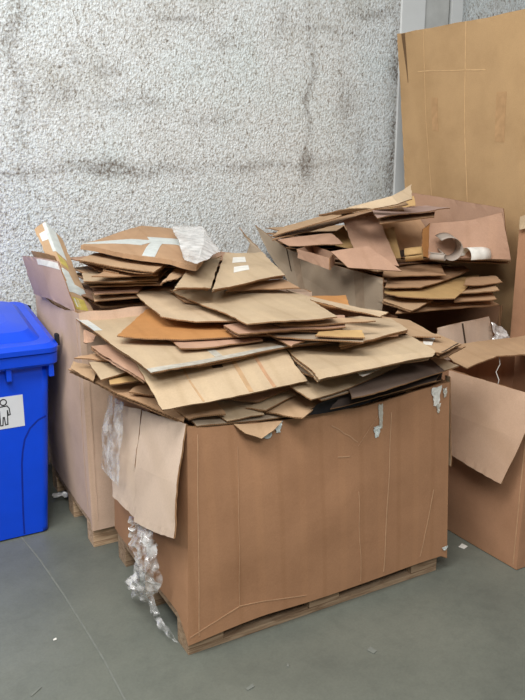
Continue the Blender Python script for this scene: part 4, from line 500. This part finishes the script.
# ------------------------------------------------------------------ big cartons
class Carton:
    """open carton: walls as a ring, t = 0..4 round it (0-1 front, 1-2 right, 2-3 back, 3-4 left), h = 0..1 up"""
    def __init__(s, bot, top, zb, zt, bulge, seed=0, wob=.006):
        s.bot, s.top, s.zb, s.zt, s.bulge, s.seed, s.wob = bot, top, zb, zt, bulge, seed, wob
    def rect(s, r, t):
        x0, x1, y0, y1 = r; k = int(t) % 4; u = t-int(t)
        return [(x0+(x1-x0)*u, y0), (x1, y0+(y1-y0)*u), (x1-(x1-x0)*u, y1), (x0, y1-(y1-y0)*u)][k]
    def p(s, t, h, off=0):
        t = t % 4; k = int(t); u = t-k
        a = s.rect(s.bot, t); b = s.rect(s.top, t)
        x = a[0]+(b[0]-a[0])*h; y = a[1]+(b[1]-a[1])*h
        nx, ny = [(0, -1), (1, 0), (0, 1), (-1, 0)][k]
        edge = min(1, 6*min(u, 1-u))
        d = s.bulge[k]*math.sin(math.pi*u)**.7*math.sin(math.pi*min(1, .08+h*.92))
        d += edge*s.wob*noise.noise(Vector((x*3+s.seed, y*3, h*3)))
        d += edge*.0012*math.sin(h*9+u*7+s.seed)
        d += off
        zb = s.zb(t); z = zb+(s.zt(t)-zb)*h
        return Vector((x+nx*d, y+ny*d, z))
    def mesh(s, name, mats, parent, n=26, m=20, th=.009, floor_z=None):
        bm = bmesh.new()
        ts = [k+u/n for k in range(4) for u in range(n)]
        def inn(t, h):
            q = s.p(t, h); cx = (s.bot[0]+s.bot[1])/2; cy = (s.bot[2]+s.bot[3])/2
            wx = (s.bot[1]-s.bot[0])/2; wy = (s.bot[3]-s.bot[2])/2
            return Vector((cx+(q.x-cx)*(1-th/wx), cy+(q.y-cy)*(1-th/wy), q.z))
        O = [[bm.verts.new(s.p(t, j/m)) for t in ts] for j in range(m+1)]
        I = [[bm.verts.new(inn(t, j/m)) for t in ts] for j in range(m+1)]
        L = len(ts)
        for j in range(m):
            for i in range(L):
                q = (i+1) % L
                bm.faces.new((O[j][i], O[j][q], O[j+1][q], O[j+1][i]))
                bm.faces.new((I[j][i], I[j+1][i], I[j+1][q], I[j][q]))
        for i in range(L):
            q = (i+1) % L
            f = bm.faces.new((O[m][i], O[m][q], I[m][q], I[m][i])); f.material_index = 1
            bm.faces.new((O[0][i], I[0][i], I[0][q], O[0][q]))
        body = link(name, bm, mats, parent)
        if floor_z is not None:
            x0, x1, y0, y1 = s.bot
            box('carton_floor', (x0+.012, x1-.012, y0+.012, y1-.012, floor_z, floor_z+.008), mats[0], parent)
        return body
    def patch(s, name, t0, t1, h0, h1, mat, parent, off=.002, th=.0012, na=8, nb=8, shape=None):
        def f(a, b):
            if shape: a, b = shape(a, b)
            return s.p(t0+(t1-t0)*b, h0+(h1-h0)*a, off)
        k = int((t0+t1)/2) % 4
        nrm = [(0, -1, 0), (1, 0, 0), (0, 1, 0), (-1, 0, 0)][k]
        bm, _ = slab(grid(f, na, nb), th, normal_dir=nrm, edge_slot=0)
        return link(name, bm, mat, parent)

def rag(t, seed, amp):
    return amp*(noise.noise(Vector((t*9, seed, .3)))+.5*noise.noise(Vector((t*31, seed, 1.7))))

def pallet(x0, y0, label, w=1.2, d=.8, mat='wood'):
    t = empty('wooden_pallet', (x0+w/2, y0+d/2, 0), label, 'pallet')
    for k in range(3):
        yb = y0+k*(d-.1)/2
        box('bottom_board', (x0, x0+w, yb, yb+.1, 0, .022), mat, t, bev=.002)
    for i in range(3):
        xb = x0+i*(w-.145)/2
        for k in range(3):
            yb = y0+k*(d-.1)/2
            box('block', (xb, xb+.145, yb, yb+.1, .022, .100), mat, t, bev=.002)
        box('stringer_board', (xb, xb+.145, y0, y0+d, .100, .122), mat, t, bev=.002)
    for k in range(5):
        yb = y0+k*(d-.12)/4
        box('deck_board', (x0, x0+w, yb, yb+.12, .122, .144), mat, t, bev=.002)
    return t

def flap_from(name, net, mat, parent, th=.006, warp=.4, nd=(-1, -.2, .2)):
    f, na, nb = netfun(net, warp, seed=len(name)+net[0][0][0])
    bm, _ = slab(grid(f, na, nb), th, normal_dir=nd)
    return link(name, bm, [mat, 'edge'], parent)

# --- the front carton on its pallet
pallet(.885, 2.142, 'wooden pallet under the big front carton', mat='shade_wood')
def zb_front(t):
    k = int(t) % 4; u = t-int(t)
    if k == 0: return .080+.004*math.sin(u*9)-.022*max(0, 1-u*4)
    if k == 1: return .062+.085*min(1, u*8)
    if k == 2: return .146
    return .146-.08*max(0, (u-.9)*10)
cf = Carton((.876, 2.122, 2.118, 2.952), (.897, 2.074, 2.122, 2.935), zb_front,
            lambda t: .893+rag(t, 2.2, .006)-((.046*max(0, math.sin(math.pi*t))**.7) if int(t) % 4 == 0 else (.05*math.sin(math.pi*(t % 1)) if int(t) % 4 == 3 else .01)), (.012, .012, .01, .014), seed=1.3)
front = empty('cardboard_box', (1.5, 2.53, .146), 'big kraft carton with a torn rim, on the pallet in the foreground', 'cardboard box')
cf.mesh('carton_body', ['box', 'edge'], front, n=34, floor_z=.147)
for (t0, h0, t1, h1, w) in ((.60, .55, .615, .02, .0025), (.735, .93, .71, .03, .004), (.93, .42, .87, .04, .004), (.03, .97, .035, .03, .003),
                            (.005, .04, .17, .10, .003), (.17, .10, .40, .045, .002), (.71, .98, .60, .80, .0022), (.50, .93, .60, .82, .0022), (.52, .76, .565, .75, .003), (.16, .9, .165, .1, .0015)):
    def sh(a, b, t0=t0, h0=h0, t1=t1, h1=h1, w=w):
        tt = t0+(t1-t0)*a+(b-.5)*w+.004*noise.noise(Vector((a*4, h0*7, t0*9)))
        hh = h0+(h1-h0)*a+((b-.5)*w*2 if abs(h1-h0) < .15 else 0)
        return tt, hh
    def ff(a, b, sh=sh):
        tt, hh = sh(a, b); return cf.p(min(max(tt, .002), .998), min(max(hh, .003), .997), .0022)
    bm, _ = slab(grid(ff, 16, 2), .001, normal_dir=(0, -1, 0), edge_slot=0)
    link('fold_crease', bm, 'crease', front)
def torn(seed):
    def g(a, b):
        return a, b
    return g
def ragged_patch(car, name, tc, hc, wt, wh, mat, parent, seed, off=.004):
    rnd = random.Random(seed)
    jit = [[(rnd.uniform(-.22, .22), rnd.uniform(-.12, .12)) for _ in range(7)] for _ in range(9)]
    def f(a, b):
        i = int(round(a*8)); j = int(round(b*6)); q = jit[i][j]
        k = 1-.55*(1-a)
        return car.p(tc+(b-.5+q[0]*.5)*wt*k, min(.999, hc+(a-.5+q[1]*.3)*wh), off+.004*rnd.random())
    bm, _ = slab(grid(f, 8, 6), .001, normal_dir=(0, -1, 0), edge_slot=0)
    return link(name, bm, mat, parent)
ragged_patch(cf, 'torn_white_label', .935, .945, .045, .10, 'paper', front, 3)
ragged_patch(cf, 'torn_tape', .975, .95, .02, .05, 'silver', front, 4)
ragged_patch(cf, 'torn_tape', .945, .875, .018, .05, 'silver', front, 5)
ragged_patch(cf, 'torn_tape', .69, .925, .022, .13, 'silver', front, 6)
ragged_patch(cf, 'torn_tape', .675, .85, .03, .06, 'tape', front, 7)
ragged_patch(cf, 'torn_tape', .262, .955, .05, .06, 'tape', front, 8)
ragged_patch(cf, 'torn_tape', .30, .975, .03, .06, 'tape', front, 18)
ragged_patch(cf, 'torn_tape', .985, .045, .03, .02, 'tape', front, 9)
# torn tongue of the rim folded outwards
flap_from('torn_rim_flap', [[(1.07, 2.118, .872), (1.16, 2.112, .862), (1.26, 2.110, .856)], [(1.10, 2.085, .845), (1.155, 2.075, .818), (1.21, 2.085, .835)]], 'tan', front, th=.004, nd=(0, -1, .3))
# the left side's flaps, hanging down outside
flap_from('side_flap', [[(.893, 2.128, .905), (.886, 2.33, .868), (.880, 2.525, .838)], [(.846, 2.11, .70), (.842, 2.31, .66), (.838, 2.505, .625)], [(.815, 2.07, .525), (.812, 2.27, .46), (.81, 2.475, .408)]], 'flap', front, nd=(-1, 0, .1))
flap_from('side_flap', [[(.882, 2.54, .837), (.879, 2.70, .80), (.876, 2.86, .77)], [(.842, 2.52, .62), (.842, 2.68, .60), (.842, 2.83, .57)], [(.82, 2.485, .412), (.82, 2.62, .405), (.822, 2.775, .385)]], 'flap', front, nd=(-1, 0, .1))
# right hand edge of the rim: a strip of the rear flap seen behind the torn label
flap_from('corner_strip', [[(2.082, 2.128, .90), (2.092, 2.165, .90)], [(2.118, 2.122, .50), (2.125, 2.165, .50)]], 'light', front, th=.004, nd=(.3, -1, 0))

# --- the rear left carton on its pallet
pallet(.81, 3.085, 'wooden pallet with pale blocks under the rear left carton')
cl = Carton((.80, 2.02, 3.055, 3.90), (.80, 2.0, 3.06, 3.93), lambda t: (.10 if int(t) % 4 in (0,) else .146),
            lambda t: 1.135+rag(t, 5.1, .008)-(.035*math.sin((t-3)*math.pi) if int(t) % 4 == 3 else 0), (.02, .02, 0, .012), seed=4.4, wob=.010)
rear = empty('cardboard_box', (1.41, 3.48, .146), 'bulging pale carton at the plastered wall, beside the blue bin', 'cardboard box')
cl.mesh('carton_body', ['lbox', 'edge'], rear, floor_z=.147)
for (t0, t1) in ((3.94, 3.945), (.02, .024)):
    cl.patch('fold_crease', t0, t1, .05, .97, 'lbox', rear, na=16, nb=1)
cl.patch('dark_slot', .13, .20, .845, .853, 'ink', rear, na=1, nb=6)

# --- the open carton on the right
cr = Carton((2.395, 3.0, 1.965, 2.60), (2.392, 2.99, 1.955, 2.59), lambda t: .004, lambda t: .815+rag(t, 8.3, .006), (.012, .006, .008, .010), seed=9.1)
right = empty('cardboard_box', (2.70, 2.28, 0), 'open brown carton on the floor at the right edge with one flap hanging', 'cardboard box')
cr.mesh('carton_body', ['brown', 'edge'], right, floor_z=.006)
flap_from('side_flap', [[(2.388, 1.93, .822), (2.386, 2.2, .818), (2.386, 2.452, .812)], [(2.335, 1.95, .63), (2.333, 2.17, .63), (2.335, 2.39, .63)], [(2.29, 2.0, .425), (2.296, 2.15, .43), (2.302, 2.325, .445)]], 'pale', right, nd=(-1, 0, .2))
cr.patch('fold_crease', 3.965, 3.975, .02, .97, 'crease', right, na=14, nb=1)
cr.patch('fold_crease', .08, .10, .02, .97, 'crease', right, na=14, nb=1)
ragged_patch(cr, 'torn_tape', 3.08, .02, .07, .035, 'tape', right, 12)
def string_mesh(pts, r, mat, name, parent=None):
    bm = bmesh.new(); prev = None
    n = 6
    for k, p in enumerate(pts):
        p = Vector(p)
        d = (Vector(pts[min(k+1, len(pts)-1)])-Vector(pts[max(k-1, 0)])).normalized()
        s = d.cross(Vector((0, 0, 1)) if abs(d.z) < .9 else Vector((1, 0, 0))).normalized(); q = d.cross(s)
        ring = [bm.verts.new(p+(s*math.cos(2*math.pi*i/n)+q*math.sin(2*math.pi*i/n))*r) for i in range(n)]
        if prev:
            for i in range(n): bm.faces.new((prev[i], prev[(i+1) % n], ring[(i+1) % n], ring[i]))
        else: bm.faces.new(ring)
        prev = ring
    bm.faces.new(prev)
    return link(name, bm, mat, parent, smooth=True)

string_mesh(STRIP, .0022, 'paper', 'torn_strip', [o for o in bpy.data.objects if o.get('label', '').startswith('wide brown sheet')][0])

# --- the carton in the corner below the back pile, and the tall brown one at the right edge
cb = Carton((2.40, 3.08, 2.82, 4.08), (2.39, 3.10, 2.80, 4.09), lambda t: .004,
            lambda t: (.70 if int(t) % 4 == 0 else 1.0)+rag(t, 6.6, .01), (.006, .0, .0, .012), seed=2.9)
corner = empty('cardboard_box', (2.74, 3.45, 0), 'brown carton in the corner, mostly hidden under the back pile', 'cardboard box')
cb.mesh('carton_body', ['brown', 'edge'], corner, floor_z=.006)

tall = empty('cardboard_box', (3.33, 2.15, 0), 'tall closed brown carton at the right edge before the huge upright panel', 'cardboard box')
ct = Carton((3.025, 3.62, 1.62, 2.665), (3.025, 3.62, 1.62, 2.665), lambda t: .004, lambda t: 1.50, (.008, .004, .0, .006), seed=7.7)
ct.mesh('carton_body', ['brown', 'edge'], tall, floor_z=.006)
box('top_flap', (3.03, 3.615, 1.625, 2.14, 1.485, 1.493), 'brown', tall)
box('top_flap', (3.03, 3.615, 2.145, 2.66, 1.485, 1.493), 'brown', tall)
flap_from('torn_corner', [[(3.02, 2.66, 1.50), (3.02, 2.60, 1.53)], [(3.0, 2.64, 1.44), (2.995, 2.59, 1.45)]], 'light', tall, th=.003, nd=(-1, -.3, .3))

# --- open tray-like carton with paper curls on the back pile
def tray():
    t = empty('open_carton', (2.80, 2.95, 1.285), 'small open carton lying on the corner pile, paper curls inside', 'carton', None)
    for nm, mat, net in TRAY:
        flap_from(nm, net, mat, t, th=.006, warp=.6, nd=(-.5, -1, .3))
    return t
tray()
# curls: strips of stiff paper rolled about their own axis
def curl(name, label, mat, centre, axis, r0, r1, turns, length, tilt=0, start=0, n=40, th=.002):
    ax = Vector(axis).normalized(); s = ax.cross(Vector((0, 0, 1))).normalized(); q = s.cross(ax)
    c = Vector(centre)
    def f(a, b):
        ang = start+turns*2*math.pi*a; r = r0+(r1-r0)*a
        return c+ax*((b-.5)*length+tilt*a)+(s*math.cos(ang)+q*math.sin(ang))*r
    pts = grid(f, n, 3)
    bm = bmesh.new()
    A = [[bm.verts.new(p) for p in row] for row in pts]
    def g(a, b):
        ang = start+turns*2*math.pi*a; r = r0+(r1-r0)*a-th
        return c+ax*((b-.5)*length+tilt*a)+(s*math.cos(ang)+q*math.sin(ang))*r
    B = [[bm.verts.new(p) for p in row] for row in grid(g, n, 3)]
    R, C = len(A), len(A[0])
    for i in range(R-1):
        for j in range(C-1):
            bm.faces.new((A[i][j], A[i+1][j], A[i+1][j+1], A[i][j+1])); bm.faces.new((B[i][j], B[i][j+1], B[i+1][j+1], B[i+1][j]))
    ring = [(0, j) for j in range(C)]+[(i, C-1) for i in range(1, R)]+[(R-1, j) for j in range(C-2, -1, -1)]+[(i, 0) for i in range(R-2, 0, -1)]
    for k in range(len(ring)):
        a, b = ring[k], ring[(k+1) % len(ring)]
        bm.faces.new((A[a[0]][a[1]], A[b[0]][b[1]], B[b[0]][b[1]], B[a[0]][a[1]]))
    return tag(link(name, bm, mat, smooth=True), label, 'paper')
for c in CURLS: curl(**c)

# small partitioned carton insert in the corner pile
ins = empty('carton_insert', INSERT[0], 'small open pink carton with a divider, behind the leaning greyish panel', 'carton')
for nm, net in INSERT[1]:
    flap_from(nm, net, 'pink', ins, th=.004, warp=0, nd=(-.5, -1, .3))

# ------------------------------------------------------------------ plastic film
def crumple(name, label, net, mat, amp, freq, seed, n=(46, 26), cat='plastic film', parent=None):
    f, _, _ = netfun(net, 0, jag=0)
    pts = grid(f, *n)
    out = []
    for i, r in enumerate(pts):
        row = []
        for j, p in enumerate(r):
            v = Vector((p.x*freq+seed, p.y*freq, p.z*freq))
            d = Vector((noise.noise(v), noise.noise(v+Vector((9, 3, 1))), noise.noise(v+Vector((2, 7, 5)))))*amp
            v2 = v*2.7
            d += Vector((noise.noise(v2), noise.noise(v2+Vector((4, 1, 8))), noise.noise(v2+Vector((6, 2, 3)))))*amp*.5
            row.append(p+d)
        out.append(row)
    bm, _ = slab(out, .0008, normal_dir=(-1, -.3, .2), edge_slot=0)
    o = link(name, bm, mat, parent, smooth=False)
    return tag(o, label, cat)
for a in FILMS: crumple(*a)

# ------------------------------------------------------------------ blue wheelie bin
def loft(rings, cap0=True, cap1=True):
    bm = bmesh.new(); prev = None; first = None
    for R in rings:
        vs = [bm.verts.new(p) for p in R]
        if prev:
            for i in range(len(vs)):
                bm.faces.new((prev[i], prev[(i+1) % len(vs)], vs[(i+1) % len(vs)], vs[i]))
        else: first = vs
        prev = vs
    if cap0: bm.faces.new(list(reversed(first)))
    if cap1: bm.faces.new(prev)
    return bm
def rrect(x0, x1, y0, y1, z, r, n=6, dz=None):
    out = []
    for cx, cy, a0 in ((x1-r, y1-r, 0), (x0+r, y1-r, 90), (x0+r, y0+r, 180), (x1-r, y0+r, 270)):
        for k in range(n+1):
            a = math.radians(a0+90*k/n); x = cx+r*math.cos(a); y = cy+r*math.sin(a)
            out.append(Vector((x, y, z+(dz(x, y) if dz else 0))))
    return out
bn = empty('wheelie_bin', (.40, 3.68, 0), 'blue plastic wheelie bin with a person pictogram sticker at the left edge', 'bin')
BX0, BX1b, BX1t = .12, .664, .722
def bin_front(z): return 3.352-.012*z/.9
rings = []
for z in (.008, .03, .25, .5, .7, .86):
    q = z/.86
    rings.append(rrect(BX0-.05*q, BX1b+(BX1t-BX1b)*q, bin_front(z), 3.86+.10*q, z, .035 if z > .01 else .03))
bodyb = link('bin_body', loft(rings), 'blue', bn, smooth=False)
for p in bodyb.data.polygons: p.use_smooth = len(p.vertices) == 4 and abs(p.normal.x) > .02 and abs(p.normal.y) > .2
link('rim', loft([rrect(.04, .742, 3.30, 3.985, .855, .04), rrect(.03, .755, 3.285, 3.99, .868, .045), rrect(.03, .757, 3.282, 3.99, .915, .045), rrect(.04, .745, 3.30, 3.985, .925, .04)]), 'blue', bn)
tilt = lambda x, y: (y-3.28)*.13
lid = link('lid', loft([rrect(.025, .757, 3.272, 4.0, .922, .05, dz=lambda x, y: (y-3.28)*.06), rrect(.022, .76, 3.27, 4.0, .945, .05, dz=tilt), rrect(.05, .735, 3.30, 3.99, .958, .05, dz=tilt),
     rrect(.085, .700, 3.36, 3.96, .955, .06, dz=tilt), rrect(.12, .665, 3.42, 3.93, .985, .07, dz=tilt), rrect(.20, .585, 3.52, 3.84, .995, .07, dz=tilt)]), 'blue', bn)
for x in (.53, .72):
    box('lid_lug', (x-.012, x+.012, 3.30, 3.34, .80, .858), 'blue', bn, bev=.004)
box('hinge_handle', (.60, .79, 4.005, 4.04, .95, 1.02), 'rubber', bn, bev=.01)
box('lid_latch', (.764, .782, 3.36, 3.40, .93, .985), 'rubber', bn, bev=.006)
for x in (.20, .60):
    bm = bmesh.new()
    bmesh.ops.create_cone(bm, cap_ends=True, segments=28, radius1=.10, radius2=.10, depth=.05, matrix=Matrix.Translation((x, 3.99, .105)) @ Matrix.Rotation(math.pi/2, 4, 'Y'))
    link('wheel', bm, 'rubber', bn)
# groove curving down the front, sticker and its pictogram
def front_strip(name, pts, w, mat, off=.001, th=.003):
    def f(a, b):
        x = a*(len(pts)-1); i = min(int(x), len(pts)-2); s = x-i
        p = Vector(pts[i]).lerp(Vector(pts[i+1]), s); d = Vector(pts[min(i+1, len(pts)-1)])-Vector(pts[max(i-1 if s < .5 else i, 0)])
        n = Vector((-d.y, d.x)).normalized()*w*(b-.5)
        X, Z = p.x+n.x, p.y+n.y
        return Vector((X, bin_front(Z)-off, Z))
    bm, _ = slab(grid(f, 4*(len(pts)-1), 1), th, normal_dir=(0, -1, 0), edge_slot=0)
    return link(name, bm, mat, bn)
front_strip('body_groove', [(.688, .60), (.65, .585), (.61, .55), (.582, .50), (.568, .44), (.560, .38), (.553, .25), (.547, .12), (.545, .015)], .008, 'dark_blue')
def front_plate(name, x0, x1, z0, z1, mat, off, th=.0012, parent=None):
    f = lambda a, b: Vector((x0+(x1-x0)*b, bin_front(z0+(z1-z0)*a)-off, z0+(z1-z0)*a))
    bm, _ = slab(grid(f, 2, 2), th, normal_dir=(0, -1, 0), edge_slot=0)
    return link(name, bm, mat, parent or bn)
stick = front_plate('sticker', .38, .588, .568, .722, 'sticker', .002)
def outline(pts, w=.0045, closed=True, name='pictogram_line'):
    P_ = [Vector(p) for p in pts]+([Vector(pts[0])] if closed else [])
    bm = bmesh.new()
    for a, b in zip(P_, P_[1:]):
        d = (b-a).normalized(); n = Vector((-d.y, d.x))*w/2; e = d*w/2
        vs = [a-e+n, a-e-n, b+e-n, b+e+n]
        front_ = [bm.verts.new((v.x, bin_front(v.y)-.0032, v.y)) for v in vs]
        back_ = [bm.verts.new((v.x, bin_front(v.y)-.0021, v.y)) for v in vs]
        bm.faces.new(front_); bm.faces.new(list(reversed(back_)))
        for i in range(4): bm.faces.new((front_[i], back_[i], back_[(i+1) % 4], front_[(i+1) % 4]))
    link(name, bm, 'print', stick)
outline([(.500+.014*math.cos(k*math.pi/7), .697+.014*math.sin(k*math.pi/7)) for k in range(14)], name='pictogram_head')
outline([(.482, .676), (.515, .678), (.524, .664), (.526, .634), (.518, .632), (.515, .655), (.514, .628), (.512, .588), (.502, .587), (.499, .624), (.494, .624), (.490, .586), (.480, .586), (.480, .655), (.470, .630), (.466, .634), (.474, .666)], name='pictogram_body')
outline([(.425, .655), (.455, .655), (.450, .600), (.430, .600)], name='pictogram_basket')

# ------------------------------------------------------------------ small litter
def scrap(label, pos, size, mat='paper', rot=0, name='paper_scrap', cat='paper scrap'):
    x, y = pos
    c, s_ = math.cos(rot), math.sin(rot)
    def f(a, b):
        u, v = (a-.5)*size[0], (b-.5)*size[1]
        return Vector((x+u*c-v*s_, y+u*s_+v*c, .003+.003*a*b))
    bm, _ = slab(grid(f, 3, 3), .0015, normal_dir=(0, 0, 1), edge_slot=0)
    tag(link(name, bm, mat), label, cat)
for a in SCRAPS: scrap(*a)

# ------------------------------------------------------------------ the room
def struct(o):
    o['kind'] = 'structure'; return o
struct(box('floor', (-6, 9, -5, 4.2, -.1, 0), 'floor'))
# back wall with sprayed plaster, smooth pillar, plaster again
struct(box('wall_back', (-6, 3.43, 4.2, 4.4, 0, 5.2), 'plaster'))
struct(box('trim_1', (3.43, 3.64, 4.185, 4.4, 0, 5.2), 'smooth', bev=.004))
struct(box('trim_5', (3.64, 3.87, 4.20, 4.4, 0, 5.2), 'grey_smooth', bev=.004))
struct(box('trim_2', (3.87, 3.90, 4.23, 4.4, 0, 5.2), 'joint'))
struct(box('trim_3', (3.90, 4.0, 4.20, 4.4, 0, 5.2), 'smooth'))
struct(box('wall_right', (4.0, 9, 4.26, 4.4, 0, 5.2), 'plaster'))
def joint():
    pts = JOINT
    bm = bmesh.new()
    for (a, b) in zip(pts, pts[1:]):
        a = Vector((*a, 0)); b = Vector((*b, 0)); d = (b-a).normalized(); n = Vector((-d.y, d.x, 0))*.003
        vs = [bm.verts.new(v+Vector((0, 0, z))) for z in (.0002, .0012) for v in (a+n, a-n, b-n, b+n)]
        bm.faces.new(vs[4:]); bm.faces.new(vs[:4][::-1])
        for i in range(4): bm.faces.new((vs[i], vs[(i+1) % 4], vs[4+(i+1) % 4], vs[4+i]))
    struct(link('trim_4', bm, 'joint'))
joint()

# ------------------------------------------------------------------ light, camera
w = bpy.data.worlds.new('World'); sc.world = w; w.use_nodes = True
w.node_tree.nodes['Background'].inputs['Color'].default_value = (.93, .97, 1, 1)
w.node_tree.nodes['Background'].inputs['Strength'].default_value = WORLD_LIGHT
for nm, loc, target, sx, sy, e, colr in LAMPS:
    l = bpy.data.lights.new(nm, 'AREA'); l.shape = 'RECTANGLE'; l.size = sx; l.size_y = sy; l.energy = e; l.color = colr
    o = bpy.data.objects.new(nm, l); COL.objects.link(o); o.location = loc
    o.rotation_euler = (Vector(target)-Vector(loc)).to_track_quat('-Z', 'Y').to_euler()

cam = bpy.data.cameras.new('camera'); co = bpy.data.objects.new('camera', cam); COL.objects.link(co)
cam.sensor_fit = 'VERTICAL'; cam.sensor_height = 24; cam.lens = 720/700*24
co.location = (0, 0, 1.7215)
co.rotation_euler = (math.radians(90-13.8), 0, math.radians(-29.2))
cam.clip_start = .05
sc.camera = co
vs = sc.view_settings
vs.view_transform = 'Standard'; vs.look = 'None'; vs.gamma = 1; vs.use_curve_mapping = False
vs.exposure = EXPOSURE
